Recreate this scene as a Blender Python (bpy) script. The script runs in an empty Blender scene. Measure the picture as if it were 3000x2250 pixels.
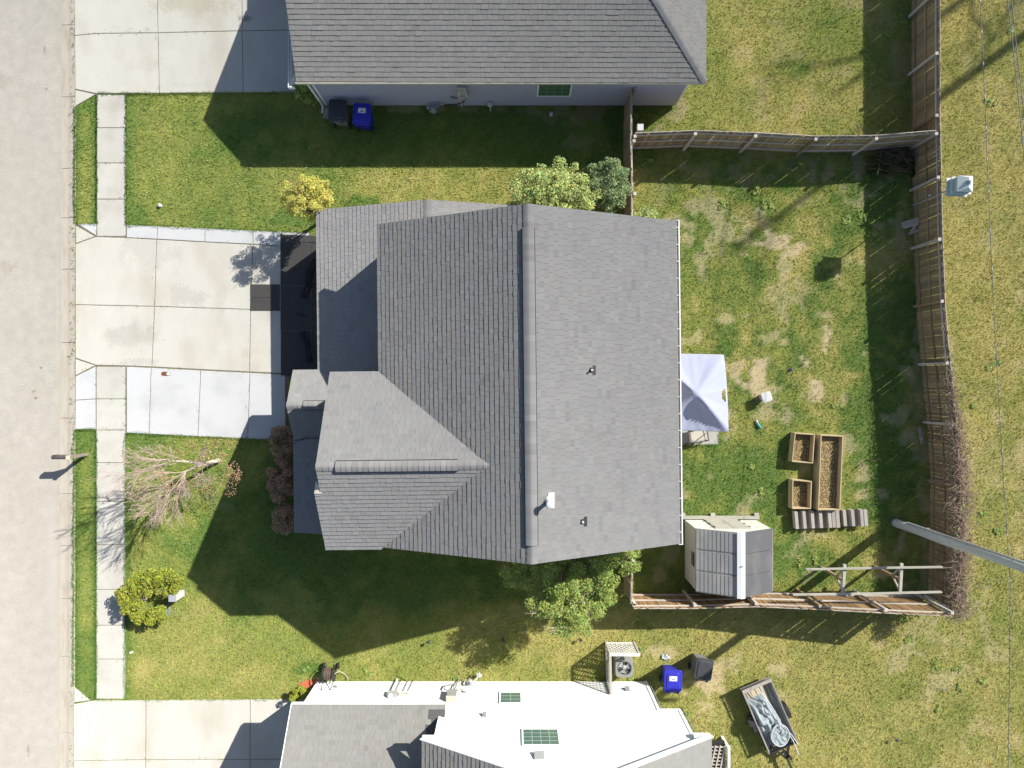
import bpy, math, random
import numpy as np
from mathutils import Vector, Matrix

random.seed(11)
rng = np.random.default_rng(11)
scene = bpy.context.scene
COL = scene.collection

# ---------------------------------------------------------------- camera, sky, sun, exposure
CAM_H = 29.0          # metres above the lawn, looking straight down
F_PX = 2080.0         # focal length in photograph pixels (3000 x 2250)
cam_d = bpy.data.cameras.new("camera")
cam_d.sensor_width = 36.0
cam_d.lens = 36.0 * F_PX / 3000.0
cam_d.clip_end = 2000.0
cam = bpy.data.objects.new("camera", cam_d)
COL.objects.link(cam)
cam.location = (0, 0, CAM_H)
scene.camera = cam

SUN_X, SUN_Y = 1.03, 0.76      # metres of shadow per metre of height (towards -x, -y)
SUN_EL = math.atan2(1.0, math.hypot(SUN_X, SUN_Y))
SUN_ROT = math.atan2(SUN_X, SUN_Y)
world = bpy.data.worlds.new("World")
scene.world = world
world.use_nodes = True
wn = world.node_tree.nodes
bg = wn["Background"]
sky = wn.new("ShaderNodeTexSky")
sky.sky_type = 'NISHITA'
sky.sun_disc = False
sky.sun_elevation = SUN_EL
sky.sun_rotation = SUN_ROT
sky.air_density = 1.0
sky.dust_density = 1.0
sky.ozone_density = 1.2
world.node_tree.links.new(sky.outputs[0], bg.inputs[0])
bg.inputs[1].default_value = 0.076

sun_d = bpy.data.lights.new("sun", 'SUN')
sun_d.energy = 4.2
sun_d.angle = math.radians(0.53)
sun_d.color = (1.0, 0.96, 0.88)
sun = bpy.data.objects.new("sun", sun_d)
COL.objects.link(sun)
sun.rotation_euler = Vector((SUN_X, SUN_Y, 1.0)).to_track_quat('Z', 'Y').to_euler()
sun.location = (20, 15, 40)

scene.view_settings.view_transform = 'Standard'
scene.view_settings.look = 'None'
scene.view_settings.exposure = 0.93
scene.view_settings.gamma = 1.0

# ---------------------------------------------------------------- helpers
def P(u, v, z=0.0):
    """photograph pixel seen at height z -> point in the place (metres)"""
    k = (CAM_H - z) / F_PX
    return Vector(((u - 1500.0) * k, (1125.0 - v) * k, z))

def XY(u, v, z=0.0):
    p = P(u, v, z)
    return (p.x, p.y)

class MB:
    def __init__(self):
        self.v = []; self.f = []; self.c = []
    def add(self, verts, faces, col=None):
        o = len(self.v)
        self.v.extend([tuple(p) for p in verts])
        for fc in faces:
            self.f.append(tuple(i + o for i in fc)); self.c.append(col)
        return self
    def hexa(self, b, t, col=None):
        """bottom ring b (4 pts, ccw from above), top ring t"""
        return self.add(list(b) + list(t), [(3, 2, 1, 0), (4, 5, 6, 7), (0, 1, 5, 4), (1, 2, 6, 5), (2, 3, 7, 6), (3, 0, 4, 7)], col)
    def box(self, x0, x1, y0, y1, z0, z1, col=None, rz=0.0, piv=None):
        pts = [(x0, y0), (x1, y0), (x1, y1), (x0, y1)]
        if rz:
            px, py = piv if piv else ((x0 + x1) / 2, (y0 + y1) / 2)
            c, s = math.cos(rz), math.sin(rz)
            pts = [(px + (x - px) * c - (y - py) * s, py + (x - px) * s + (y - py) * c) for x, y in pts]
        return self.hexa([(x, y, z0) for x, y in pts], [(x, y, z1) for x, y in pts], col)
    def bar(self, p, q, w, h, col=None, up=(0, 0, 1)):
        p = Vector(p); q = Vector(q); d = (q - p)
        if d.length < 1e-6: return self
        d.normalize(); u = Vector(up)
        if abs(d.dot(u)) > 0.98: u = Vector((1, 0, 0))
        s = d.cross(u).normalized() * (w / 2); n = s.cross(d).normalized() * (h / 2)
        a = [p - s - n, p + s - n, p + s + n, p - s + n]; b = [x + (q - p) for x in a]
        return self.add(a + b, [(0, 1, 2, 3), (7, 6, 5, 4), (0, 4, 5, 1), (1, 5, 6, 2), (2, 6, 7, 3), (3, 7, 4, 0)], col)
    def tube(self, pts, rad, n=6, col=None, cap=True):
        pts = [Vector(p) for p in pts]
        if not hasattr(rad, '__len__'): rad = [rad] * len(pts)
        vs = []; fs = []
        ref = Vector((0.31, 0.17, 0.93))
        for i, p in enumerate(pts):
            d = (pts[min(i + 1, len(pts) - 1)] - pts[max(i - 1, 0)])
            if d.length < 1e-9: d = Vector((0, 0, 1))
            d.normalize()
            r = ref if abs(d.dot(ref)) < 0.95 else Vector((1, 0, 0))
            a = d.cross(r).normalized(); b = d.cross(a)
            for k in range(n):
                t = 2 * math.pi * k / n
                vs.append(p + (a * math.cos(t) + b * math.sin(t)) * rad[i])
        for i in range(len(pts) - 1):
            for k in range(n):
                k2 = (k + 1) % n
                fs.append((i * n + k, i * n + k2, (i + 1) * n + k2, (i + 1) * n + k))
        if cap:
            fs.append(tuple(range(n))); fs.append(tuple(range((len(pts) - 1) * n, len(pts) * n)))
        return self.add(vs, fs, col)
    def prism(self, poly, z0, z1, col=None):
        n = len(poly)
        vs = [(x, y, z0) for x, y in poly] + [(x, y, z1) for x, y in poly]
        fs = [tuple(range(n - 1, -1, -1)), tuple(range(n, 2 * n))] + [(i, (i + 1) % n, n + (i + 1) % n, n + i) for i in range(n)]
        return self.add(vs, fs, col)
    def lathe(self, prof, cx, cy, n=16, col=None, sq=0.0, rz=0.0):
        """prof list of (r, z); sq>0 gives a rounded-square section"""
        vs = []; fs = []
        for r, z in prof:
            for k in range(n):
                t = 2 * math.pi * k / n
                c, s = math.cos(t), math.sin(t)
                m = 1.0
                if sq: m = 1.0 / (max(abs(c), abs(s)) ** sq)
                a = t + rz
                vs.append((cx + r * m * math.cos(a), cy + r * m * math.sin(a), z))
        for i in range(len(prof) - 1):
            for k in range(n):
                k2 = (k + 1) % n
                fs.append((i * n + k, i * n + k2, (i + 1) * n + k2, (i + 1) * n + k))
        fs.append(tuple(range(n - 1, -1, -1))); fs.append(tuple(range((len(prof) - 1) * n, len(prof) * n)))
        return self.add(vs, fs, col)
    def mesh(self, name):
        me = bpy.data.meshes.new(name)
        me.from_pydata(self.v, [], self.f)
        if any(c is not None for c in self.c):
            at = me.color_attributes.new("Col", 'FLOAT_COLOR', 'CORNER')
            arr = []
            for f, c in zip(self.f, self.c):
                cc = (1, 1, 1, 1) if c is None else (c, c, c, 1) if not hasattr(c, '__len__') else (c[0], c[1], c[2], 1)
                arr.extend(cc * len(f))
            at.data.foreach_set("color", np.array(arr, dtype=np.float32))
        me.update()
        return me
    def build(self, name, mat, parent=None, smooth=False):
        me = self.mesh(name)
        me.materials.append(mat)
        if smooth: me.shade_smooth()
        return link(name, me, parent)

def link(name, me, parent=None):
    o = bpy.data.objects.new(name, me)
    COL.objects.link(o)
    if parent is not None: o.parent = parent
    return o

def tag(o, label, cat, group=None, kind=None):
    if label: o["label"] = label
    if cat: o["category"] = cat
    if group: o["group"] = group
    if kind: o["kind"] = kind
    return o

def thing(name, label, cat, group=None, loc=None):
    """an Empty at the base of the thing; parts keep their world coordinates"""
    o = bpy.data.objects.new(name, None)
    o.empty_display_size = 0.2
    COL.objects.link(o)
    if loc is not None: BASE[o.name] = Vector((loc[0], loc[1], loc[2] if len(loc) > 2 else 0.0))
    return tag(o, label, cat, group)
BASE = {}

def structure(o):
    o["kind"] = "structure"; return o

# ---- noise on arrays (for lawn colour and terrain)
_T = rng.random((256, 256))
def vnoise(x, y):
    xi = np.floor(x).astype(int); yi = np.floor(y).astype(int)
    fx = x - xi; fy = y - yi
    fx = fx * fx * (3 - 2 * fx); fy = fy * fy * (3 - 2 * fy)
    a = _T[xi % 256, yi % 256]; b = _T[(xi + 1) % 256, yi % 256]
    c = _T[xi % 256, (yi + 1) % 256]; d = _T[(xi + 1) % 256, (yi + 1) % 256]
    return (a * (1 - fx) + b * fx) * (1 - fy) + (c * (1 - fx) + d * fx) * fy
def fbm(x, y, s, oct=4, seed=0.0):
    x = np.asarray(x, float) / s + seed * 17.3; y = np.asarray(y, float) / s + seed * 9.1
    a = 0.0; w = 0.5; tot = 0.0
    for i in range(oct):
        a = a + w * vnoise(x, y); tot += w
        x = x * 2.03 + 11.7; y = y * 2.03 + 5.3; w *= 0.5
    return a / tot
def sstep(a, b, x):
    t = np.clip((x - a) / (b - a), 0, 1)
    return t * t * (3 - 2 * t)

# ---------------------------------------------------------------- materials
def M(name, col, rough=0.85, var=0.12, scale=3.0, fine=40.0, bump=0.0, attr=False, metallic=0.0,
      orand=0.0, tint=None, tint_amt=0.0, tint_scale=1.0, stretch=None, droughness=0.6, spec=0.3,
      spots=None, trans=0.0, wave=None):
    m = bpy.data.materials.new(name); m.use_nodes = True
    nt = m.node_tree; N = nt.nodes; L = nt.links
    b = N["Principled BSDF"]
    b.inputs["Roughness"].default_value = rough
    b.inputs["Metallic"].default_value = metallic
    if "Diffuse Roughness" in b.inputs: b.inputs["Diffuse Roughness"].default_value = droughness
    b.inputs["Specular IOR Level"].default_value = spec
    geo = N.new("ShaderNodeNewGeometry")
    pos = geo.outputs["Position"]
    if stretch:
        mp = N.new("ShaderNodeVectorMath"); mp.operation = 'MULTIPLY'
        mp.inputs[1].default_value = stretch; L.new(pos, mp.inputs[0]); pos = mp.outputs[0]
    n1 = N.new("ShaderNodeTexNoise"); n1.inputs["Scale"].default_value = scale; n1.inputs["Detail"].default_value = 5
    n2 = N.new("ShaderNodeTexNoise"); n2.inputs["Scale"].default_value = fine; n2.inputs["Detail"].default_value = 2
    L.new(pos, n1.inputs["Vector"]); L.new(pos, n2.inputs["Vector"])
    def math_(op, a, b_):
        n = N.new("ShaderNodeMath"); n.operation = op
        for i, x in enumerate((a, b_)):
            if isinstance(x, (int, float)): n.inputs[i].default_value = x
            else: L.new(x, n.inputs[i])
        return n.outputs[0]
    s = math_('ADD', math_('MULTIPLY', n1.outputs["Fac"], 0.6), math_('MULTIPLY', n2.outputs["Fac"], 0.6))
    f = math_('ADD', math_('MULTIPLY', math_('SUBTRACT', s, 0.6), var * 3.2), 1.0)
    if orand:
        oi = N.new("ShaderNodeObjectInfo")
        f = math_('MULTIPLY', f, math_('ADD', math_('MULTIPLY', math_('SUBTRACT', oi.outputs["Random"], 0.5), orand * 2), 1.0))
    base = N.new("ShaderNodeRGB"); base.outputs[0].default_value = (*col, 1)
    cur = base.outputs[0]
    if tint is not None:
        n3 = N.new("ShaderNodeTexNoise"); n3.inputs["Scale"].default_value = tint_scale; n3.inputs["Detail"].default_value = 4
        L.new(pos, n3.inputs["Vector"])
        mr = N.new("ShaderNodeMapRange"); mr.inputs[1].default_value = 0.48; mr.inputs[2].default_value = 0.72
        mr.inputs[3].default_value = 0.0; mr.inputs[4].default_value = tint_amt
        L.new(n3.outputs["Fac"], mr.inputs[0])
        mx = N.new("ShaderNodeMix"); mx.data_type = 'RGBA'
        L.new(mr.outputs[0], mx.inputs[0]); L.new(cur, mx.inputs[6]); mx.inputs[7].default_value = (*tint, 1)
        cur = mx.outputs[2]
    if spots:
        for (sx, sy, rx, ry, amt, sc) in spots:
            d = N.new("ShaderNodeVectorMath"); d.operation = 'SUBTRACT'; L.new(geo.outputs["Position"], d.inputs[0]); d.inputs[1].default_value = (sx, sy, 0)
            d2 = N.new("ShaderNodeVectorMath"); d2.operation = 'MULTIPLY'; L.new(d.outputs[0], d2.inputs[0]); d2.inputs[1].default_value = (1 / rx, 1 / ry, 0)
            ln = N.new("ShaderNodeVectorMath"); ln.operation = 'LENGTH'; L.new(d2.outputs[0], ln.inputs[0])
            dd = math_('ADD', ln.outputs["Value"], math_('MULTIPLY', math_('SUBTRACT', s, 0.6), 3.2))
            mr = N.new("ShaderNodeMapRange"); mr.interpolation_type = 'SMOOTHSTEP'
            mr.inputs[1].default_value = 1.15; mr.inputs[2].default_value = 0.55
            mr.inputs[3].default_value = 0.0; mr.inputs[4].default_value = amt
            L.new(dd, mr.inputs[0])
            mx = N.new("ShaderNodeMix"); mx.data_type = 'RGBA'
            L.new(mr.outputs[0], mx.inputs[0]); L.new(cur, mx.inputs[6]); mx.inputs[7].default_value = (*sc, 1)
            cur = mx.outputs[2]
    if attr:
        a = N.new("ShaderNodeVertexColor"); a.layer_name = "Col"
        mu = N.new("ShaderNodeMix"); mu.data_type = 'RGBA'; mu.blend_type = 'MULTIPLY'; mu.inputs[0].default_value = 1.0
        L.new(cur, mu.inputs[6]); L.new(a.outputs[0], mu.inputs[7]); cur = mu.outputs[2]
    vs = N.new("ShaderNodeVectorMath"); vs.operation = 'SCALE'
    L.new(cur, vs.inputs[0]); L.new(f, vs.inputs["Scale"])
    L.new(vs.outputs[0], b.inputs["Base Color"])
    if bump:
        bp = N.new("ShaderNodeBump"); bp.inputs["Strength"].default_value = 0.6; bp.inputs["Distance"].default_value = bump
        L.new(s, bp.inputs["Height"]); L.new(bp.outputs[0], b.inputs["Normal"])
    if trans:
        tr = N.new("ShaderNodeBsdfTranslucent"); L.new(vs.outputs[0], tr.inputs["Color"])
        mxs = N.new("ShaderNodeMixShader"); mxs.inputs[0].default_value = trans
        L.new(b.outputs[0], mxs.inputs[1]); L.new(tr.outputs[0], mxs.inputs[2])
        L.new(mxs.outputs[0], N["Material Output"].inputs["Surface"])
    return m

def glass(name, col, rough=0.05):
    m = M(name, col, rough=rough, var=0.05, spec=0.6, droughness=0.0); return m

MAT = {}
MAT['grass'] = M("lawn_blades", (1, 1, 1), rough=0.9, var=0.10, scale=1.3, fine=9.0, attr=True, droughness=0.5, spec=0.15, trans=0.12)
MAT['soil'] = M("lawn_soil", (1, 1, 1), rough=1.0, var=0.22, scale=5.0, fine=38.0, attr=True, bump=0.02, spec=0.1)
asphalt_spots = [(*XY(128, 140), .06, .22, .55, (.17, .15, .13)), (*XY(133, 258), .07, .07, .5, (.17, .15, .13)),
                 (*XY(5, 245), .35, .35, .35, (.30, .25, .21)), (*XY(10, 780), .40, .35, .35, (.30, .25, .21)),
                 (*XY(118, 1078), .07, .06, .8, (.22, .14, .07)), (*XY(95, 1145), .10, .07, .6, (.24, .16, .09)),
                 (*XY(101, 1166), .06, .05, .8, (.22, .14, .07)), (*XY(80, 2210), .06, .30, .5, (.20, .18, .16)),
                 (*XY(165, 930), .05, 2.2, .35, (.42, .40, .37)), (*XY(150, 1650), .25, 2.4, .22, (.45, .42, .38))]
MAT['asphalt'] = M("asphalt", (.362, .340, .300), rough=0.95, var=0.16, scale=2.6, fine=14.0, bump=.012, tint=(.41, .385, .345), tint_amt=.5, tint_scale=.35, spots=asphalt_spots, droughness=1.0)
MAT['curb'] = M("curb_concrete", (.40, .365, .31), var=0.12, scale=3.0, fine=30, tint=(.30, .25, .19), tint_amt=.6, tint_scale=1.6, stretch=(2.5, .55, 1), droughness=1.0)
old_spots = [(*XY(440, 690 + 40), 1.2, .8, .22, (.33, .31, .26)), (*XY(380, 985), 1.0, .45, .42, (.32, .31, .28)), (*XY(545, 870), .9, .45, .38, (.33, .32, .29)),
             (*XY(410, 1060), .75, .16, .35, (.33, .32, .29)), (*XY(740, 1030), .42, .22, .30, (.40, .33, .24)), (*XY(480, 996), .11, .05, .4, (.36, .34, .32)),
             (*XY(560, 10), 1.6, .5, .45, (.34, .32, .22)), (*XY(720, 55), .28, .14, .6, (.12, .115, .11)), (*XY(420, 190), .7, .45, .25, (.40, .36, .31)), (*XY(640, 250), 1.9, .16, .25, (.40, .39, .36)),
             (*XY(430, 2120), 1.5, .35, .14, (.42, .40, .36))]
MAT['concrete'] = M("weathered_concrete", (.487, .472, .427), var=0.07, scale=1.8, fine=26, tint=(.405, .375, .315), tint_amt=.7, tint_scale=.7, stretch=(1.0, .6, 1.0), spots=old_spots, bump=.006, droughness=1.0)
MAT['walk'] = M("sidewalk_concrete", (.455, .443, .405), var=0.09, scale=2.2, fine=26, orand=.05, tint=(.37, .34, .30), tint_amt=.6, tint_scale=.9, bump=.006, droughness=1.0)
new_spots = [(*XY(480, 1125), .9, .12, .35, (.47, .47, .47)), (*XY(520, 1135), .35, .12, .4, (.42, .42, .43)), (*XY(510, 1245), .45, .10, .3, (.47, .47, .47)), (*XY(690, 1140), .3, .2, .2, (.50, .50, .50)),
             (*XY(470, 683), .15, .15, .3, (.47, .47, .47)), (*XY(705, 690), .3, .15, .25, (.5, .5, .5)), (*XY(790, 1220), .5, .6, .2, (.46, .47, .49))]
MAT['newcrete'] = M("new_concrete", (.485, .49, .495), var=0.04, scale=.9, fine=18, tint=(.425, .43, .435), tint_amt=.9, tint_scale=.8, spots=new_spots, droughness=1.0)
MAT['joint'] = M("joint_dirt", (.20, .17, .13), var=.25, scale=4, fine=40)
MAT['rubber'] = M("black_rubber", (.052, .049, .047), rough=.75, var=.15, scale=3, fine=60, orand=.08)
MAT['shingle'] = M("gray_shingle", (.246, .243, .240), rough=.95, var=.07, scale=.8, fine=55, attr=True, droughness=1.0, spec=.15, bump=.004)
MAT['shingle_warm'] = M("warm_gray_shingle", (.270, .264, .248), rough=.95, var=.08, scale=.8, fine=55, attr=True, droughness=1.0, spec=.15, bump=.004)
MAT['deck'] = M("roof_deck", (.10, .10, .10), var=.1)
MAT['blackgap'] = M("vent_mesh", (.012, .012, .013), rough=.8, var=.1)
MAT['white'] = M("white_paint", (.80, .80, .79), rough=.55, var=.03)
MAT['whitesiding'] = M("white_siding", (.80, .80, .785), rough=.6, var=.02, scale=.7, fine=8)
MAT['bluesiding'] = M("blue_gray_siding", (.40, .41, .485), rough=.6, var=.05, scale=.6, fine=12)
MAT['graysiding'] = M("beige_siding", (.42, .40, .36), rough=.6, var=.05, scale=.6, fine=12)
MAT['brick'] = M("foundation", (.30, .25, .20), var=.2, scale=5)
MAT['gutterin'] = M("gutter_trough", (.42, .37, .29), var=.3, scale=4, fine=20)
MAT['fence'] = M("weathered_fence_wood", (.30, .22, .125), var=.22, scale=2.2, fine=26, orand=.24, stretch=(6, 6, .8), tint=(.27, .225, .15), tint_amt=.6, tint_scale=1.2)
MAT['fencewarm'] = M("brown_stained_fence_wood", (.235, .145, .068), var=.2, scale=2.2, fine=26, orand=.25, stretch=(6, 6, .8), tint=(.30, .235, .15), tint_amt=.6, tint_scale=.8)
MAT['fencegray'] = M("gray_fence_wood", (.50, .455, .40), var=.18, scale=2.5, fine=30, orand=.12)
MAT['cedar'] = M("new_cedar", (.50, .395, .235), var=.13, scale=2.5, fine=18, stretch=(3, .8, 3), orand=.08)
MAT['graywood'] = M("weathered_gray_wood", (.40, .365, .325), var=.20, scale=3, fine=28, orand=.12, stretch=(4, 1.2, 1))
MAT['graywoodx'] = M("weathered_beam_wood", (.42, .40, .345), var=.20, scale=3, fine=28, orand=.10, stretch=(1.0, 4, 4), tint=(.30, .31, .22), tint_amt=.6)
MAT['straw'] = M("straw_mulch", (.20, .145, .08), rough=1, var=.45, scale=6, fine=32, bump=.05, tint=(.17, .115, .06), tint_amt=.8, tint_scale=3.0)
MAT['bark'] = M("pale_bark", (.52, .45, .38), var=.25, scale=5, fine=40)
MAT['twig'] = M("gray_twig", (.41, .315, .265), var=.2, scale=5, fine=40)
MAT['vine'] = M("dead_vine", (.34, .255, .185), var=.25, scale=6, fine=40)
MAT['darkbark'] = M("brown_bark", (.16, .115, .075), var=.25, scale=6, fine=40)
def leafmat(name, col, trans=.25): return M(name, col, rough=.6, var=.12, scale=3, fine=25, attr=True, spec=.3, trans=trans)
MAT['leaf_green'] = leafmat("green_leaf", (.31, .39, .095))
MAT['leaf_lime'] = leafmat("lime_leaf", (.42, .49, .17))
MAT['leaf_gray'] = leafmat("gray_green_leaf", (.22, .30, .125))
MAT['leaf_yellow'] = leafmat("yellow_leaf", (.58, .545, .13))
MAT['leaf_hedge'] = leafmat("hedge_leaf", (.30, .335, .045))
MAT['leaf_red'] = leafmat("red_brown_leaf", (.36, .235, .145), .15)
MAT['leaf_brown'] = leafmat("dry_brown_leaf", (.42, .26, .16), .15)
MAT['leaf_dark'] = leafmat("dark_leaf", (.05, .10, .02))
MAT['plastic_white'] = M("white_plastic", (.58, .58, .575), rough=.45, var=.03)
MAT['shedwall'] = M("shed_plastic", (.60, .585, .54), rough=.55, var=.05, scale=1.5, fine=12, tint=(.50, .47, .25), tint_amt=.15, tint_scale=1.1)
MAT['sheddoor'] = M("shed_door_plastic", (.40, .385, .33), rough=.6, var=.15, scale=5, fine=20)
MAT['shedroof'] = M("shed_roof_plastic", (.115, .115, .120), rough=.5, var=.10, scale=1.2, fine=14, tint=(.17, .168, .16), tint_amt=.75, tint_scale=1.7, stretch=(1.0, .6, 1))
MAT['shedroof_pale'] = M("faded_shed_roof", (.30, .30, .295), rough=.5, var=.10, scale=1.6, fine=14, tint=(.40, .39, .35), tint_amt=.8, tint_scale=2.2, stretch=(1.0, .6, 1))
MAT['darkgray'] = M("dark_gray_plastic", (.055, .057, .062), rough=.5, var=.12, scale=4)
MAT['binbody'] = M("gray_bin_plastic", (.17, .165, .155), rough=.6, var=.12, scale=4)
MAT['blue'] = M("blue_plastic", (.035, .038, .42), rough=.42, var=.10, scale=4)
MAT['bluebody'] = M("blue_bin_body", (.018, .020, .28), rough=.5, var=.10, scale=4)
MAT['ink'] = M("gray_ink", (.12, .12, .15), var=.05)
MAT['redink'] = M("red_ink", (.5, .1, .12), var=.05)
MAT['metal'] = M("galvanised_metal", (.46, .47, .48), rough=.4, var=.10, metallic=.35)
MAT['metalgray'] = M("gray_painted_metal", (.26, .265, .25), rough=.5, var=.10)
MAT['metaldark'] = M("dark_metal", (.035, .033, .032), rough=.5, var=.2)
MAT['pipe'] = M("gray_pipe", (.33, .36, .40), rough=.5, var=.1)
MAT['beige'] = M("beige_cover", (.52, .49, .41), rough=.6, var=.08)
MAT['cable'] = M("black_cable", (.012, .012, .013), rough=.6, var=.05)
MAT['copper'] = M("copper_wire", (.30, .10, .07), rough=.5, var=.1)
MAT['green_glass'] = glass("green_blind_glass", (.085, .175, .105))
MAT['green_blind'] = glass("pale_green_blind_glass", (.115, .20, .165))
MAT['darkglass'] = glass("dark_glass", (.04, .045, .05))
MAT['fabric'] = M("pale_blue_canopy", (.43, .455, .60), rough=.8, var=.025, scale=2, fine=20, trans=.12)
MAT['teal'] = M("teal_plastic", (.03, .30, .33), rough=.4, var=.1)
MAT['tarp'] = M("gray_teal_tarp", (.30, .345, .36), rough=.5, var=.18, scale=3, fine=14)
MAT['tarpwhite'] = M("white_liner", (.46, .49, .50), rough=.5, var=.12, scale=5)
MAT['rust'] = M("rust", (.16, .07, .04), rough=.8, var=.3, scale=10)
MAT['redmulch'] = M("red_mulch", (.50, .14, .07), rough=1, var=.3, scale=10, fine=40, bump=.02)
MAT['stone'] = M("tan_stone", (.50, .44, .32), rough=.9, var=.12, scale=6)
MAT['greenbox'] = M("gray_green_lid", (.16, .205, .205), rough=.5, var=.1)
MAT['pedestal'] = M("pedestal_metal", (.44, .46, .42), rough=.5, var=.1, tint=(.25, .32, .20), tint_amt=.5)
MAT['polewood'] = M("utility_pole_wood", (.56, .54, .475), var=.18, scale=2.5, fine=30, stretch=(3, 3, .6))
MAT['wire'] = M("wire", (.15, .16, .155), rough=.5, var=.1)
MAT['birdhouse'] = M("birdhouse_metal", (.62, .66, .64), rough=.45, var=.04)
MAT['birdgreen'] = M("birdhouse_wall", (.36, .44, .43), rough=.5, var=.05)
MAT['mail'] = M("weathered_mailbox", (.085, .075, .072), rough=.5, var=.2)
MAT['mailpost'] = M("mailbox_post", (.20, .17, .15), rough=.8, var=.2)
MAT['lattice'] = M("white_lattice", (.66, .65, .61), rough=.7, var=.06)
MAT['latticeold'] = M("grimy_lattice", (.42, .39, .34), rough=.8, var=.12, scale=4)
MAT['hose'] = M("brown_hose", (.13, .095, .075), rough=.6, var=.15)

# ================================================================ THE SETTING
# ---------------------------------------------------------------- slabs of concrete
EXCL = []          # polygons (metres) where no grass grows
def poly_m(px, z=0.0):
    return [XY(u, v, z) for u, v in px]
def inset(poly, d):
    cx = sum(p[0] for p in poly) / len(poly); cy = sum(p[1] for p in poly) / len(poly)
    n = len(poly); out = []
    area = sum(poly[i][0] * poly[(i + 1) % n][1] - poly[(i + 1) % n][0] * poly[i][1] for i in range(n))
    s = 1 if area > 0 else -1
    lines = []
    for i in range(n):
        (x0, y0), (x1, y1) = poly[i], poly[(i + 1) % n]
        dx, dy = x1 - x0, y1 - y0; l = math.hypot(dx, dy) or 1
        nx, ny = -dy / l * s, dx / l * s
        lines.append((x0 + nx * d, y0 + ny * d, dx, dy))
    for i in range(n):
        x0, y0, dx0, dy0 = lines[i - 1]; x1, y1, dx1, dy1 = lines[i]
        det = dx0 * dy1 - dy0 * dx1
        if abs(det) < 1e-5:
            out.append((x1, y1)); continue
        t = ((x1 - x0) * dy1 - (y1 - y0) * dx1) / det
        out.append((x0 + dx0 * t, y0 + dy0 * t))
    if s < 0: out = out[::-1]
    return out

def slab(px, mat, parent, z=0.02, gap=0.013, name="slab", excl=True, zb=-0.03):
    pm = poly_m(px)
    if excl: EXCL.append(pm)
    q = inset(pm, gap); q2 = inset(pm, gap + 0.012)
    mb = MB(); n = len(q)
    vs = [(x, y, zb) for x, y in q] + [(x, y, z - 0.01) for x, y in q] + [(x, y, z) for x, y in q2]
    fs = [tuple(range(2 * n, 3 * n))]
    for i in range(n):
        j = (i + 1) % n
        fs += [(i, j, n + j, n + i), (n + i, n + j, 2 * n + j, 2 * n + i)]
    mb.add(vs, fs)
    return mb.build(name, mat, parent)

def bed(name, px, z=0.002):
    mb = MB(); pm = poly_m(px)
    mb.add([(x, y, z) for x, y in pm], [tuple(range(len(pm)))])
    return structure(mb.build(name, MAT['joint']))

C, W, NW = MAT['concrete'], MAT['walk'], MAT['newcrete']
# --- sidewalk
walk = bed("sidewalk", [(282, 276), (370, 276), (370, 2049), (282, 2049)], -0.004)
def walk_run(vs, ul, ur):
    for a, b in zip(vs[:-1], vs[1:]):
        slab([(ul, b), (ur, b), (ur, a), (ul, a)], W, walk)
walk_run([277, 375, 478, 584, 693], 284, 369)
walk_run([1074, 1169, 1260, 1356, 1469, 1595, 1727, 1832, 1931, 2048], 282, 368)
# --- driveways
drive = bed("driveway", [(220, 655), (283, 655), (371, 658), (905, 682), (1005, 731), (1005, 1110), (840, 1110), (840, 1293), (371, 1270), (283, 1260), (220, 1260)])
for q in ([(221, 716), (281, 694), (371, 697), (459, 702), (453, 898), (221, 893)],
          [(459, 702), (741, 717), (734, 907), (453, 898)], [(741, 717), (1005, 731), (1005, 915), (734, 907)],
          [(221, 893), (453, 898), (445, 1075), (371, 1072), (281, 1070), (221, 1049)],
          [(453, 898), (734, 907), (731, 1090), (445, 1075)], [(734, 907), (1005, 915), (1005, 1100), (731, 1090)],
          [(222, 661), (280, 693), (222, 714)], [(221, 1051), (280, 1071), (221, 1101)]):
    slab(q, C, drive, z=0.024)
for q in ([(224, 655), (283, 655), (283, 692)], [(371, 659), (462, 662), (460, 701), (371, 697)],
          [(462, 662), (601, 668), (600, 709), (460, 701)], [(601, 668), (741, 675), (741, 716), (600, 709)],
          [(741, 675), (905, 682), (905, 726), (741, 716)],
          [(221, 1103), (281, 1073), (281, 1169), (221, 1173)], [(221, 1173), (281, 1169), (281, 1258), (220, 1258)],
          [(371, 1074), (443, 1077), (437, 1272), (371, 1269)], [(443, 1077), (588, 1085), (580, 1279), (437, 1272)],
          [(588, 1085), (732, 1092), (726, 1286), (580, 1279)],
          [(732, 1092), (836, 1097), (838, 1292), (726, 1286)]):
    slab(q, NW, drive, z=0.026)
drive2 = bed("driveway", [(219, -60), (960, -60), (960, 268), (885, 272), (283, 276), (221, 312)])
for q in ([(219, -60), (460, -60), (463, 97), (280, 99), (219, 105)], [(460, -60), (708, -60), (710, 91), (463, 97)],
          [(708, -60), (960, -60), (960, 87), (710, 91)], [(219, 105), (280, 99), (463, 97), (467, 274), (283, 275), (221, 262)],
          [(463, 97), (710, 91), (713, 273), (467, 274)], [(710, 91), (960, 87), (960, 268), (885, 272), (713, 273)],
          [(221, 264), (281, 277), (221, 312)]):
    slab(q, C, drive2, z=0.024)
drive3 = bed("driveway", [(216, 2062), (283, 2050), (920, 2045), (920, 2330), (216, 2330)])
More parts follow.
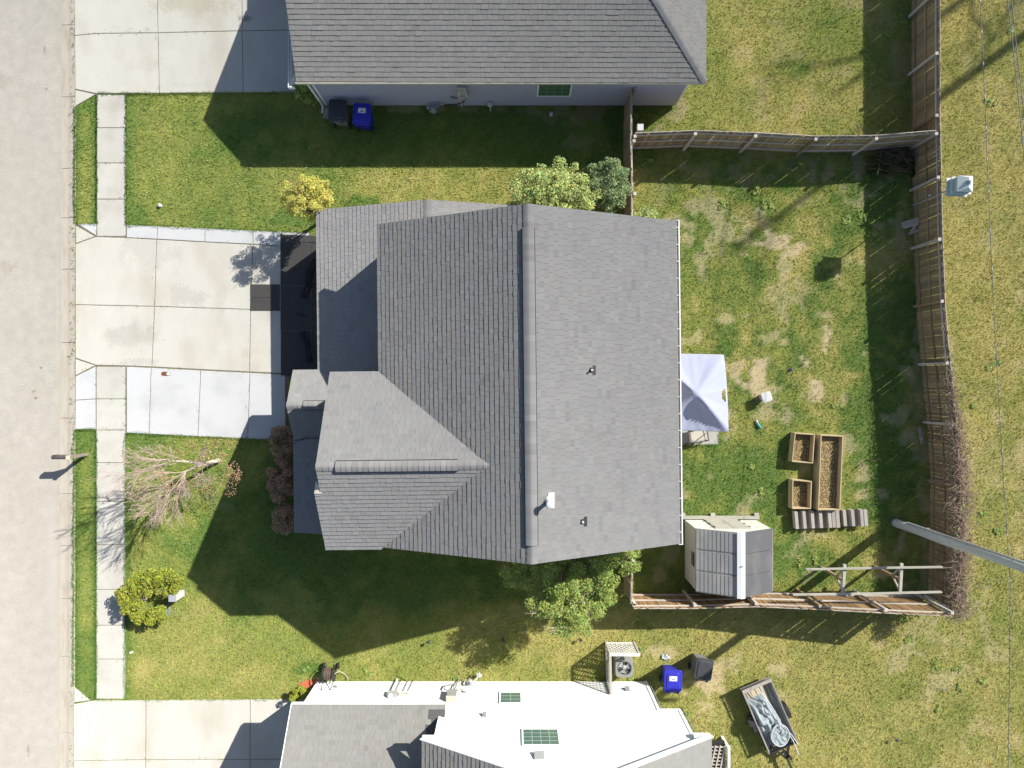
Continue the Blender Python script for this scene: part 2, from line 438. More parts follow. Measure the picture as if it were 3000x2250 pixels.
for q in ([(216, 2062), (283, 2050), (428, 2049), (427, 2225), (216, 2229)], [(428, 2049), (733, 2047), (733, 2224), (427, 2225)],
          [(733, 2047), (920, 2045), (920, 2222), (733, 2224)], [(216, 2229), (427, 2225), (427, 2330), (216, 2330)],
          [(427, 2225), (733, 2224), (733, 2330), (427, 2330)], [(733, 2224), (920, 2222), (920, 2330), (733, 2330)],
          [(217, 2012), (264, 2052), (217, 2058)]):
    slab(q, C, drive3, z=0.024)
# --- patio behind the house
patio = bed("patio", [(1860, 1060), (2106, 1060), (2106, 1304), (1860, 1304)], -0.004)
slab([(1862, 1180), (2106, 1180), (2106, 1304), (1862, 1304)], W, patio)
slab([(1862, 1058), (2106, 1058), (2106, 1180), (1862, 1180)], W, patio)

# --- road, gutter and rolled kerb
def du(v): return 3.0 - 7.0 * v / 2250.0
mb = MB()
vs_ = np.linspace(-900, 3200, 12)
ring = []
for v in vs_:
    ring.append(((-1500 - 1500) / 71.72, (1125 - v) / 71.72)); ring.append((XY(178 + du(v), v)[0], (1125 - v) / 71.72))
vv = [(x, y, -0.065) for x, y in ring]
mb.add(vv, [(2 * i, 2 * i + 2, 2 * i + 3, 2 * i + 1) for i in range(len(vs_) - 1)])
road = structure(mb.build("road", MAT['asphalt']))
EXCL.append([(-60, -40), (XY(214, 1125)[0], -40), (XY(214, 1125)[0], 40), (-60, 40)])
kerb_prof = [(174, -.125), (174, -.060), (194, -.056), (198, -.044), (203, -.020), (208, -.002), (219.5, .010), (219.5, -.12)]
kjoints = [-700, -450, -200, 71, 282, 492, 637, 788, 1003, 1225, 1446, 1600, 1755, 1925, 2148, 2380, 2600, 2850]
kerb = structure(MB().add([(*XY(176, -900), -.13), (*XY(176, 3000), -.13), (*XY(219, 3000), -.13), (*XY(219, -900), -.13)], [(0, 1, 2, 3)]).build("kerb", MAT['joint']))
for a, b in zip(kjoints[:-1], kjoints[1:]):
    m_ = MB(); n = len(kerb_prof); pts = []
    for v in (a + .7, b - .7):
        for u, z in kerb_prof:
            x, y = XY(u + du(v), v); pts.append((x, y, z))
    m_.add(pts, [(i, i + 1, n + i + 1, n + i) for i in range(n - 1)] + [tuple(range(n)), tuple(range(n, 2 * n))])
    m_.build("kerb_stone", MAT['curb'], kerb)

# ---------------------------------------------------------------- lawn colours
def in_poly(x, y, poly):
    """convex polygon test for arrays"""
    n = len(poly); inside = np.ones_like(x, bool)
    area = sum(poly[i][0] * poly[(i + 1) % n][1] - poly[(i + 1) % n][0] * poly[i][1] for i in range(n))
    s = 1 if area > 0 else -1
    for i in range(n):
        (x0, y0), (x1, y1) = poly[i], poly[(i + 1) % n]
        inside &= (s * ((x1 - x0) * (y - y0) - (y1 - y0) * (x - x0)) > 0)
    return inside

BARE = [(2275, 705, 38, 26, .9), (2180, 640, 70, 45, .55), (2110, 690, 70, 60, .6), (2340, 735, 40, 25, .9), (2420, 985, 22, 60, .95), (2350, 835, 35, 60, .45),
        (2210, 1105, 38, 45, .95), (2170, 1075, 25, 30, .8), (2275, 870, 60, 70, .45), (2395, 1110, 45, 50, .9), (2255, 1150, 35, 30, .7),
        (2370, 1165, 30, 25, .7), (2290, 940, 40, 40, .5), (2240, 1215, 30, 24, .6), (1960 + 180, 1260, 30, 30, .5),
        (2085, 2010, 50, 45, .85), (2130, 1960, 40, 30, .6), (2290, 1965, 25, 25, .6), (1950, 1915, 60, 30, .65), (2060, 2070, 35, 30, .6), (2290, 2045, 25, 30, .5),
        (1905, 2060, 22, 28, .8), (1965, 1990, 25, 30, .4),
        (1990, 315, 22, 28, .7), (1700, 335, 90, 32, .55), (1920, 340, 60, 40, .7), (1680, 420, 40, 30, .45), (1560, 330, 60, 15, .5), (1250, 320, 250, 9, .55),
        (2400, 490, 60, 35, .75), (2200, 520, 60, 30, .5), (2050, 500, 50, 20, .4), (2520, 500, 30, 50, .7), (1950, 560, 50, 40, .35), (2060, 600, 60, 40, .6), (1985, 650, 40, 40, .6),
        (2640, 1935, 60, 45, .55), (2760, 2000, 50, 50, .5), (2680, 1840, 60, 30, .4), (2820, 640, 30, 120, .25), (2900, 700, 60, 60, .25), (2900, 1350, 90, 90, .2),
        (2640, 640, 12, 120, .5), (2690, 900, 12, 300, .5), (2705, 1500, 12, 260, .5), (1960, 1620, 35, 40, .45), (1930, 1690, 40, 20, .5), (640, 1440, 50, 30, .25), (920, 2000, 30, 14, .5)]
LUSH_AND_SHADE = [(1080, 590, 50, 22, .9), (1040, 600, 30, 20, .6), (2560, 1250, 120, 280, .45), (2400, 860, 60, 150, .35), (2470, 690, 40, 80, .5), (2200, 1380, 160, 120, .4),
        (2060, 1400, 60, 60, .4), (2130, 1000, 60, 60, .5), (2350, 1640, 130, 80, .4), (2250, 690, 30, 30, .3), (860, 640, 90, 25, .7), (400, 640, 40, 40, .35), (300, 660, 40, 60, .6), (250, 1290, 40, 40, .5), (420, 1290, 70, 25, .6),
        (2430, 100, 100, 60, .2), (2560, 420, 90, 25, .5), (2330, 190, 60, 50, .3), (2050, 520, 80, 60, .3), (900, 1960, 60, 20, .6), (2070, 600, 30, 25, .5), (2230, 620, 35, 25, .5), (2170, 560, 30, 20, .6), (2590, 560, 120, 80, .4), (820, 1560, 260, 260, .30), (1250, 1720, 300, 90, .22), (760, 380, 150, 100, .2)]  # ellipses below the middle house paint its shadow's dark green into the grass

def lawn(x, y):
    u = 1500 + 71.72 * x; v = 1125 - 71.72 * y
    wob = (fbm(x, y, .5, 3, 3.0) - .5)
    back = sstep(1940, 1990, u) * sstep(2720, 2690, u) * sstep(440, 450, v) * sstep(1745, 1735, v)
    upback = sstep(1950, 2010, u) * sstep(2700, 2670, u) * sstep(450, 440, v)
    strip = sstep(2690, 2730, u)
    low = sstep(1000, 1500, u) * sstep(1740, 1790, v)
    mid = sstep(900, 1100, u) * sstep(1960, 1900, u) * sstep(700, 600, v) * sstep(470, 500, v)
    verge = sstep(290, 280, u)
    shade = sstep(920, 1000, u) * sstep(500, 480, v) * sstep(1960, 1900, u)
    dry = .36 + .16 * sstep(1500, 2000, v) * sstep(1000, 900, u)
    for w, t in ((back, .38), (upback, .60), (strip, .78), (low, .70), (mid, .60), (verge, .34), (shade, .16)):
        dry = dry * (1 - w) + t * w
    big = fbm(x, y, 1.7, 4, 1.0) - .5
    med = fbm(x, y, .45, 3, 2.0) - .5
    t = dry + big * (.75 + .45 * back - .25 * np.clip(strip + low, 0, 1)) + med * (.40 + .60 * back)
    for a, b, ra, rb, k in LUSH_AND_SHADE:
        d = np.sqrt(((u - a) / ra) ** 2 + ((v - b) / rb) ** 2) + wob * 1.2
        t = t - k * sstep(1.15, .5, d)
    for (a, b) in ((371, 470), (371, 1500), (283, 470), (283, 1600), (219, 480), (219, 1650)):   # longer, greener blades along the edges
        e = np.exp(-((u - a) / 14.0) ** 2); t = t - .22 * e
    t = np.clip(t, 0, 1)
    bare = np.zeros_like(x)
    for a, b, ra, rb, k in BARE:
        sc_ = .80 if (a > 1960 and b > 560 and b < 1300) else 1.0
        d = np.sqrt(((u - a) / ra) ** 2 + ((v - b) / rb) ** 2) / sc_ + wob * 3.6 + med * 2.6
        bare = np.maximum(bare, k * .85 * sstep(.98, .50, d))
    bare = np.maximum(bare, back * .5 * sstep(.66, .76, fbm(x, y, .8, 3, 7.0)))
    bare = np.maximum(bare, (strip + upback) * .35 * sstep(.60, .72, fbm(x, y, .7, 3, 8.0)))
    lush = np.array((.098, .205, .030)); gmid = np.array((.255, .305, .060)); gdry = np.array((.505, .445, .148)); soil = np.array((.55, .43, .285))
    a1 = sstep(.0, .5, t)[..., None]; a2 = sstep(.42, 1.0, t)[..., None]
    c = lush * (1 - a1) + gmid * a1
    c = c * (1 - a2) + gdry * a2
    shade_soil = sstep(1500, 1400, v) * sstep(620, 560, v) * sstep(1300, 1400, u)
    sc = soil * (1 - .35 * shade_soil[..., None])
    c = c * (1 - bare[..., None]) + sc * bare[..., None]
    return c, bare, t

# --- ground sheet: fine grid where the yard is, coarse out to the horizon
gx = np.concatenate([[-600, -200, -80, -40], np.arange(-24, 25.01, .14), [40, 80, 200, 600]])
gy = np.concatenate([[-600, -200, -80, -35], np.arange(-18.5, 18.51, .14), [35, 80, 200, 600]])
GX, GY = np.meshgrid(gx, gy)
GZ = -.022 + .02 * (fbm(GX, GY, 1.2, 3, 5.0) - .5)
for pm in EXCL:
    xs = [p[0] for p in pm]; ys = [p[1] for p in pm]
    GZ = np.where((GX > min(xs) - .25) & (GX < max(xs) + .25) & (GY > min(ys) - .25) & (GY < max(ys) + .25), np.minimum(GZ, -.022), GZ)
roadmask = sstep(XY(222, 0)[0], XY(206, 0)[0], GX)
GZ = GZ * (1 - roadmask) - .20 * roadmask
nx, ny = len(gx), len(gy)
verts = np.stack([GX, GY, GZ], -1).reshape(-1, 3).astype(np.float32)
idx = np.arange(nx * ny).reshape(ny, nx)
quads = np.stack([idx[:-1, :-1], idx[:-1, 1:], idx[1:, 1:], idx[1:, :-1]], -1).reshape(-1, 4)
me = bpy.data.meshes.new("ground")
me.vertices.add(len(verts)); me.vertices.foreach_set("co", verts.ravel())
me.loops.add(quads.size); me.loops.foreach_set("vertex_index", quads.ravel().astype(np.int32))
me.polygons.add(len(quads)); me.polygons.foreach_set("loop_start", np.arange(0, quads.size, 4, dtype=np.int32))
me.update(calc_edges=True)
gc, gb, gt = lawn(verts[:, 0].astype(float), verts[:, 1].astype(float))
ca = me.color_attributes.new("Col", 'FLOAT_COLOR', 'POINT')
thatch = np.array((.27, .235, .11))
edge_ = np.maximum(sstep(22.0, 23.8, np.abs(verts[:, 0].astype(float))), sstep(16.6, 18.3, np.abs(verts[:, 1].astype(float))))[:, None]
gc = gc * (1 - edge_) + np.array((.27, .29, .075)) * edge_; gb = gb * (1 - edge_[:, 0])
gcol = (gc * .62 + thatch * .25) * (1 - gb[:, None]) + gc * gb[:, None]
ca.data.foreach_set("color", np.concatenate([gcol, np.ones((len(gcol), 1))], 1).astype(np.float32).ravel())
me.materials.append(MAT['soil'])
me.shade_smooth()
structure(link("ground", me))
FOOT = []      # house footprints etc. fill this before the grass is sown

# ================================================================ HOUSES
def clip_poly(poly, s0, s1, t0, t1):
    """clip a rectangle by a convex ccw polygon (2-D)"""
    out = [(s0, t0), (s1, t0), (s1, t1), (s0, t1)]
    n = len(poly)
    for i in range(n):
        (ax, ay), (bx, by) = poly[i], poly[(i + 1) % n]
        ins = lambda p: (bx - ax) * (p[1] - ay) - (by - ay) * (p[0] - ax) >= -1e-9
        new = []
        for j in range(len(out)):
            p, q = out[j], out[(j + 1) % len(out)]
            ip, iq = ins(p), ins(q)
            if ip: new.append(p)
            if ip != iq:
                dp = (bx - ax) * (p[1] - ay) - (by - ay) * (p[0] - ax)
                dq = (bx - ax) * (q[1] - ay) - (by - ay) * (q[0] - ax)
                k = dp / (dp - dq)
                new.append((p[0] + (q[0] - p[0]) * k, p[1] + (q[1] - p[1]) * k))
        out = new
        if len(out) < 3: return []
    return out

class Roof:
    """collects planes of one house; shingles are real overlapping tabs"""
    def __init__(self, rot=0.0):
        self.planes = []; self.deck = MB(); self.rot = rot; self.sh = []
    def w(self, p):
        c, s = math.cos(self.rot), math.sin(self.rot)
        return Vector((p[0] * c - p[1] * s, p[0] * s + p[1] * c, p[2]))
    def plane(self, pts, tone=1.0, shingled=True, thick=.12, rows=None):
        """pts: 3-D convex polygon, first edge = eave (ccw seen from above)"""
        W_ = [self.w(p) for p in pts]
        o = W_[0]; s = (W_[1] - W_[0]).normalized()
        nrm = None
        for k in range(2, len(W_)):
            nrm = s.cross(W_[k] - o)
            if nrm.length > 1e-6: break
        nrm.normalize()
        if nrm.z < 0: nrm = -nrm
        t = nrm.cross(s).normalized()
        poly = [((p - o).dot(s), (p - o).dot(t)) for p in W_]
        area = sum(poly[i][0] * poly[(i + 1) % len(poly)][1] - poly[(i + 1) % len(poly)][0] * poly[i][1] for i in range(len(poly)))
        if area < 0: poly = poly[::-1]
        self.planes.append(dict(o=o, s=s, t=t, n=nrm, poly=poly, W=W_, tone=tone, sh=shingled, rows=rows))
        n = len(W_)
        low = [p - Vector((0, 0, thick)) for p in W_]
        self.deck.add(W_ + low, [tuple(range(n)), tuple(range(2 * n - 1, n - 1, -1))] + [(i, (i + 1) % n, n + (i + 1) % n, n + i) for i in range(n)])
    def height(self, pl, x, y):
        n, o = pl['n'], pl['o']
        z = o.z - (n.x * (x - o.x) + n.y * (y - o.y)) / n.z
        p = Vector((x, y, z)) - o
        a, b = p.dot(pl['s']), p.dot(pl['t'])
        q = pl['poly']
        for i in range(len(q)):
            (ax, ay), (bx, by) = q[i], q[(i + 1) % len(q)]
            if (bx - ax) * (b - ay) - (by - ay) * (a - ax) < -.02: return None
        return z
    def shingles(self, expo=.170, seed=1):
        r = random.Random(seed)
        for pl in self.planes:
            if not pl['sh']: continue
            q = pl['poly']
            s0, s1 = min(p[0] for p in q), max(p[0] for p in q); t0, t1 = min(p[1] for p in q), max(p[1] for p in q)
            nr = int((t1 - t0) / expo) + 1
            for i in range(nr):
                ta, tb = t0 + i * expo, min(t0 + (i + 1) * expo, t1)
                if tb - ta < .02: continue
                s = s0 - r.random() * .3; jl = 0
                rowh = .0
                while s < s1:
                    wd = r.choice((.15, .17, .19, .21, .24, .28))
                    jit = r.uniform(-.003, .003) - (r.random() < .2) * .006
                    pg = clip_poly(q, s, s + wd - .0055, ta + jit if i else ta, tb)
                    s += wd
                    if len(pg) < 3: continue
                    cx = sum(p[0] for p in pg) / len(pg); cy = sum(p[1] for p in pg) / len(pg)
                    c = pl['o'] + pl['s'] * cx + pl['t'] * cy
                    if abs(c.x) > 23 or abs(c.y) > 17.5: continue
                    u_ = 1500 + c.x * F_PX / (CAM_H - c.z); v_ = 1125 - c.y * F_PX / (CAM_H - c.z)
                    if not (-60 < u_ < 3060 and -60 < v_ < 2310): continue
                    hid = False
                    for o2 in self.planes:
                        if o2 is pl: continue
                        z2 = self.height(o2, c.x, c.y)
                        if z2 is not None and z2 > c.z + .10: hid = True; break
                    if hid: continue
                    th = r.choice((.011, .012, .013, .016, .018))
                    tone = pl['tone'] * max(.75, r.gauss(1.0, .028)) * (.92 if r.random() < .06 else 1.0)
                    warm = r.gauss(0, .010)
                    col = (tone * (1 + warm), tone, tone * (1 - warm))
                    verts = []; 
                    for (a, b) in pg:
                        k = 1 - (b - ta) / max(tb - ta, .02)
                        verts.append(pl['o'] + pl['s'] * a + pl['t'] * b + pl['n'] * (.006 + th * max(0, min(1.1, k))))
                    base = [pl['o'] + pl['s'] * a + pl['t'] * b + pl['n'] * .001 for (a, b) in pg]
                    n = len(pg)
                    faces = [tuple(range(n))] + [(n + j, n + (j + 1) % n, (j + 1) % n, j) for j in range(n)]
                    ar = abs(sum(pg[k][0] * pg[(k + 1) % n][1] - pg[(k + 1) % n][0] * pg[k][1] for k in range(n))) / 2
                    size = ar * pl['n'].z / (CAM_H - c.z) ** 2
                    self.sh.append((size, verts + base, faces, col))
    def finish(self, parent, mat, limit=290, seed=1):
        roof = self.deck.build("roof", MAT['deck'], parent)
        self.shingles(seed=seed)
        self.sh.sort(key=lambda a: -a[0])
        for size, vs, fs, col in self.sh[:limit]:
            MB().add(vs, fs, col).build("shingle", mat, roof)
        rest = MB()
        for size, vs, fs, col in self.sh[limit:]: rest.add(vs, fs, col)
        o = rest.build("shingle_field", mat, roof)
        o["kind"] = "stuff"
        return roof

def siding_wall(name, a, b, z0, z1, mat, parent, step=.115, proud=.022, out=None, top=None):
    """lapped boards between plan points a and b; boards are real steps (joined: too fine to tell apart)"""
    a = Vector((*a, 0)); b = Vector((*b, 0)); d = (b - a).normalized(); n = Vector((d.y, -d.x, 0))
    if out is not None and n.dot(Vector((*out, 0))) < 0: n = -n
    mb = MB(); z = z0
    while z < z1 - 1e-4:
        zt = min(z + step, z1)
        lo, hi = n * proud, n * .002
        pts = [a + lo + Vector((0, 0, z)), b + lo + Vector((0, 0, z)), b + hi + Vector((0, 0, zt)), a + hi + Vector((0, 0, zt)), a + Vector((0, 0, z)) - n * .002, b + Vector((0, 0, z)) - n * .002]
        mb.add(pts, [(0, 1, 2, 3), (4, 5, 1, 0)])
        z = zt
    o = mb.build(name, mat, parent)
    return o

def ridge_vent(rf, p, q, width, rise, parent, mat, cap_only=False):
    """raised curved cap along the ridge p-q with a dark slot under both edges; cap pieces are real laps"""
    p = rf.w(p); q = rf.w(q); d = (q - p); L_ = d.length; d.normalize()
    side = d.cross(Vector((0, 0, 1))).normalized()
    if not cap_only:
        sl = MB()
        for s in (-1, 1):
            a = p + side * s * (width * .5 - .012); b = q + side * s * (width * .5 - .012)
            sl.bar(a + side * s * .012 + Vector((0, 0, -rise + .030)), b + side * s * .012 + Vector((0, 0, -rise + .030)), .035, .05)
        vent = MB()
    vent = MB(); n = int(L_ / .17); prof = 9
    r = random.Random(5)
    for i in range(n):
        a = p + d * (L_ * i / n); b = p + d * (L_ * (i + 1) / n)
        tone = max(.7, r.gauss(1.0, .05)); rows = []
        for pt, zz in ((a, .010), (b, .0)):
            row = []
            for k in range(prof):
                s = -1 + 2 * k / (prof - 1)
                x = s * width * .5
                z = -rise * (abs(s) ** 1.35) + (.055 if cap_only else .064) + zz
                row.append(pt + side * x + Vector((0, 0, z)))
            for s in (1, -1):
                pass
            rows.append(row)
        vs = rows[0] + rows[1]
        fs = [(k, k + 1, prof + k + 1, prof + k) for k in range(prof - 1)]
        low = [rows[0][k] - Vector((0, 0, .022)) for k in range(prof)]
        vs += low; fs += [(k + 1, k, 2 * prof + k, 2 * prof + k + 1) for k in range(prof - 1)]
        vent.add(vs, fs, tone)
    o = vent.build("ridge_vent" if not cap_only else "ridge_cap", mat, parent, smooth=False)
    if not cap_only:
        sl.build("vent_slot", MAT['blackgap'], o)
    return o

# ---------------------------------------------------------------- the two-storey house in the middle
TH = 0.011
house = thing("house", "two-storey house with gray shingled roof and lower garage roof in the centre of the picture", "house", loc=(0, 0, 0))
R1 = Roof(TH)
RX, ZE, ZR = .545, 5.1, 7.6
XL, XR, YT, YB = RX - 5.03, RX + 5.03, 5.43, -5.44
R1.plane([(XL, YT, ZE), (XL, YB, ZE), (RX, YB, ZR), (RX, YT, ZR)], .86)                 # street slope, its tone lowered for the side turned from the sun
R1.plane([(XR, YB, ZE), (XR, YT, ZE), (RX, YT, ZR), (RX, YB, ZR)], 1.05)                 # yard slope, its tone raised for the sunward side
WX, WT, WB, WR, WZ = -6.13, .47, -5.51, -2.51, 6.95
xin = RX - (ZR - WZ) / ((ZR - ZE) / 5.03)
R1.plane([(XL + .02, WT, ZE), (WX, WT, ZE), (WX, WR, WZ), (xin, WR, WZ)], 1.0)          # wing, north slope
R1.plane([(WX, WB, ZE), (XL + .02, WB, ZE), (xin, WR, WZ), (WX, WR, WZ)], 1.0)          # wing, south slope
k = (WZ - ZE) / (WR - WB)
R1.plane([(WX - .20, WB, ZE), (WX, WB, ZE), (WX, -3.42, ZE + k * (-3.42 - WB)), (WX - .20, -3.42, ZE + k * (-3.42 - WB))], 1.0)   # deeper overhang at the low end
GX0, GR, GZ0, GZR, GT = -7.24, -2.94, 2.5, 3.78, 6.58
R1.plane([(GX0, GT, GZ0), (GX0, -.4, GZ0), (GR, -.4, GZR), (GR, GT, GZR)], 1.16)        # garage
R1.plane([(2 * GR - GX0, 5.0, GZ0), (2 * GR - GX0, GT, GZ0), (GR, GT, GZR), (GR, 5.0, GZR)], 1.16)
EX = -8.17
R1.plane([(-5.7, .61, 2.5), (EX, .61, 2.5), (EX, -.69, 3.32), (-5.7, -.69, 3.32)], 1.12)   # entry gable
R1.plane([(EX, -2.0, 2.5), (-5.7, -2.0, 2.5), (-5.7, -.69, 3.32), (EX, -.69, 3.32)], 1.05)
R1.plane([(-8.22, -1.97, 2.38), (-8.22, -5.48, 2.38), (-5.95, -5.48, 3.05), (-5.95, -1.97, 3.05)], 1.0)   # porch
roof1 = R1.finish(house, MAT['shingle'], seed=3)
w = R1.w
def wbox(mb, x0, x1, y0, y1, z0, z1):
    b = [w((x0, y0, z0)), w((x1, y0, z0)), w((x1, y1, z0)), w((x0, y1, z0))]
    mb.hexa(b, [p + Vector((0, 0, z1 - z0)) for p in b])
m_ = MB(); wbox(m_, XL + .35, XR - .32, YB + .28, YT - .28, -.02, ZE - .06); wbox(m_, WX + .32, XL + .34, WB + .30, WT - .28, -.02, ZE - .06)
wbox(m_, GX0 + .34, XL + .34, .2, GT - .3, -.02, GZ0 - .06); wbox(m_, XL + .36, 1.1, YT - .27, GT - .3, -.02, GZ0 - .06)
for (yy, s) in ((YB + .29, 1), (YT - .29, 1)):      # gable triangles
    a, b, c = w((XL + .36, yy, ZE - .08)), w((XR - .33, yy, ZE - .08)), w((RX, yy, ZR - .32)); m_.add([a, b, c], [(0, 1, 2)])
m_.add([w((WX + .33, WB + .32, ZE - .08)), w((WX + .33, WT - .3, ZE - .08)), w((WX + .33, WR, WZ - .3))], [(0, 1, 2)])
m_.add([w((GX0 + .35, GT - .31, GZ0 - .08)), w((1.0, GT - .31, GZ0 - .08)), w((GR, GT - .31, GZR - .22))], [(0, 1, 2)])
m_.build("wall", MAT['graysiding'], house)
# garage door with raised panels, entry door, porch posts
gd = MB(); gx = GX0 + .34
wbox(gd, gx - .05, gx - .012, 1.0, 5.6, 0, 2.3); gdo = gd.build("garage_door", MAT['white'], house)
for r_ in range(4):
    for c_ in range(4):
        m_ = MB(); wbox(m_, gx - .07, gx - .049, 1.12 + c_ * 1.13, 2.08 + c_ * 1.13, .1 + r_ * .56, .52 + r_ * .56); m_.build("panel", MAT['white'], gdo)
m_ = MB(); wbox(m_, WX + .25, WX + .315, -1.5, -.6, .1, 2.15); m_.build("door", MAT['darkglass'], house)
for yy in (-2.2, -3.7, -5.2):
    m_ = MB(); wbox(m_, -8.05, -7.92, yy - .06, yy + .06, 0, 2.30); m_.build("porch_post", MAT['white'], house)
for yy in (-2.6, -4.1):
    m_ = MB(); wbox(m_, WX + .27, WX + .315, yy - .5, yy + .5, 3.4, 4.7); wd = m_.build("window", MAT['darkglass'], house)
    m_ = MB(); wbox(m_, WX + .25, WX + .312, yy - .58, yy + .58, 3.3, 3.38); wbox(m_, WX + .25, WX + .312, yy - .58, yy + .58, 4.72, 4.8); m_.build("window_frame", MAT['white'], wd)
# white return at the foot of the extra overhang
a = w((WX - .20, -3.40, ZE + k * (-3.42 - WB) + .03))
m_ = MB(); z_ = ZE + k * (-3.42 - WB)
m_.add([w((WX - .20, -3.42, z_ + .035)), w((WX + .05, -3.42, z_ + .035)), w((WX + .05, -3.22, z_ + .09)), w((WX - .20, -3.05, z_ - .15))], [(0, 1, 2, 3)])
m_.build("rake_return", MAT['beige'], house)
# ridge vents
ridge_vent(R1, (RX, YT - .72, ZR + .01), (RX, YB + .56, ZR + .01), .36, .085, roof1, MAT['shingle'])
ridge_vent(R1, (RX, YT, ZR - .03), (RX, YT - .72, ZR - .03), .30, .075, roof1, MAT['shingle'], True)
ridge_vent(R1, (RX, YB + .56, ZR - .03), (RX, YB, ZR - .03), .30, .075, roof1, MAT['shingle'], True)
ridge_vent(R1, (WX + .62, WR, WZ + .01), (xin - .95, WR, WZ + .01), .34, .10, roof1, MAT['shingle'])
ridge_vent(R1, (WX, WR, WZ - .03), (WX + .62, WR, WZ - .03), .30, .095, roof1, MAT['shingle'], True)
ridge_vent(R1, (xin - .95, WR, WZ - .03), (xin + .05, WR, WZ - .03), .30, .095, roof1, MAT['shingle'], True)
ridge_vent(R1, (EX + .62, -.69, 3.33), (-5.75, -.69, 3.33), .32, .10, roof1, MAT['shingle'])
ridge_vent(R1, (EX, -.69, 3.29), (EX + .62, -.69, 3.29), .28, .09, roof1, MAT['shingle'], True)
ridge_vent(R1, (GR, GT, GZR - .03), (GR, 5.45, GZR - .03), .30, .055, roof1, MAT['shingle'], True)
# gutter along the yard eave with hangers
gut = MB(); gx0, gx1 = XR - .005, XR + .125
def gut_run(mb, x0, x1, y0, y1, z):
    wbox(mb, x0, x0 + .012, y0, y1, z - .11, z); wbox(mb, x1 - .034, x1, y0, y1, z - .11, z + .004)
    wbox(mb, x0 + .012, x1 - .034, y0, y1, z - .11, z - .10)
gut_run(gut, gx0, gx1, YB - .02, YT + .02, ZE - .01)
wbox(gut, gx0, gx1, YT + .02, YT + .035, ZE - .12, ZE - .004); wbox(gut, gx0, gx1, YB - .035, YB - .02, ZE - .12, ZE - .004)
go = gut.build("gutter", MAT['white'], house)
m_ = MB(); wbox(m_, gx0 + .013, gx1 - .036, YB, YT, ZE - .099, ZE - .06); m_.build("gutter_trough", MAT['gutterin'], go)
hg = MB(); wbox(hg, gx0 + .004, gx1 - .012, -.009, .009, ZE - .012, ZE + .002); hme = hg.mesh("hanger"); hme.materials.append(MAT['white'])
yy = YT - .22
while yy > YB:
    h = link("hanger", hme, go); h.location = w((0, yy, 0)); yy -= .57
# downspout at the garage corner
ds = MB(); p0 = w((GX0 - .02, GT - .50, 0))
ds.tube([(p0.x + .25, p0.y + .1, 2.3), (p0.x + .25, p0.y + .1, .2), (p0.x + .1, p0.y - .12, .08), (p0.x - .28, p0.y - .40, .06)], .045, 8)
ds.build("downspout", MAT['white'], house)
# roof penetrations
def roofz(x, y):
    return max(z for z in (R1.height(pl, x, y) for pl in R1.planes) if z is not None)
def flue(u, v, zg, fl, h, label, cap=True):
    p = P(u, v, zg); z = roofz(p.x, p.y); p = P(u, v, z + h * .9); z = roofz(p.x, p.y)
    x, y = p.x, p.y
    t = thing("flue_vent", label, "roof vent", loc=(x, y, z))
    sl = -(ZR - ZE) / 5.03
    fb = MB(); a, b, c, d = (x - .02, y - .24), (x + .17, y - .24), (x + .17, y + .24), (x - .02, y + .24)
    fb.hexa([(q[0], q[1], roofz(*q) + .012) for q in (a, b, c, d)], [(q[0], q[1], roofz(*q) + .034) for q in (a, b, c, d)]); fl_o = fb.build("flashing", fl, t)
    nb = MB()
    for kk in (-.16, 0, .16): nb.box(x + .12, x + .14, y + kk - .01, y + kk + .01, roofz(x + .13, y) + .03, roofz(x + .13, y) + .042)
    nb.build("nail", MAT['metalgray'], fl_o)
    MB().lathe([(.15, z - .06), (.14, z + .03), (.085, z + .20)], x, y, 18).build("cone", fl, t, True)
    MB().lathe([(.062, z + .05), (.062, z + h)], x, y, 14).build("pipe", MAT['plastic_white'], t, True)
    if cap:
        MB().lathe([(.066, z + h - .05), (.115, z + h - .04), (.118, z + h + .06), (.10, z + h + .085), (.02, z + h + .10)], x, y, 18).build("cap", MAT['plastic_white'], t)
    return t
flue(1611, 1475, 7.2, MAT['plastic_white'], .62, "white capped metal flue on the yard slope near the ridge vent")
def boot(u, v, h, label):
    p = P(u, v, 6.6); z = roofz(p.x, p.y); p = P(u, v, z + h); z = roofz(p.x, p.y); x, y = p.x, p.y
    t = thing("pipe_boot", label, "roof vent", loc=(x, y, z))
    fb = MB(); a, b, c, d = (x + .02, y - .15), (x + .125, y - .15), (x + .125, y + .15), (x + .02, y + .15)
    fb.hexa([(q[0], q[1], roofz(*q) + .012) for q in (a, b, c, d)], [(q[0], q[1], roofz(*q) + .032) for q in (a, b, c, d)]); fb.build("flashing", MAT['metaldark'], t)
    MB().lathe([(.095, z - .05), (.09, z + .035), (.045, z + .09)], x - .04, y, 16).build("collar", MAT['metaldark'], t, True)
    pr = MB(); n = 12
    pr.lathe([(.030, z), (.032, z + h), (.016, z + h), (.015, z + h - .12)], x - .02, y, n); pr.build("pipe", MAT['white'], t)
    MB().lathe([(.014, z + h - .1), (.014, z + h - .02)], x - .02, y, 8).build("pipe_bore", MAT['blackgap'], t)
boot(1710, 1530, .13, "dark rubber pipe boot on the yard slope nearest the shed")
boot(1737, 1084, .26, "dark pipe boot casting a short shadow in the middle of the yard slope")
FOOT += [[tuple(w((x, y, 0)).xy) for x, y in q] for q in ([(XL, YB + .25), (XR - .3, YB + .25), (XR - .3, YT - .2), (XL, YT - .2)], [(GX0 + .3, 0), (1.2, 0), (1.2, GT - .25), (GX0 + .3, GT - .25)], [(WX + .1, WB + .25), (XL, WB + .25), (XL, .5), (WX + .1, .5)])]

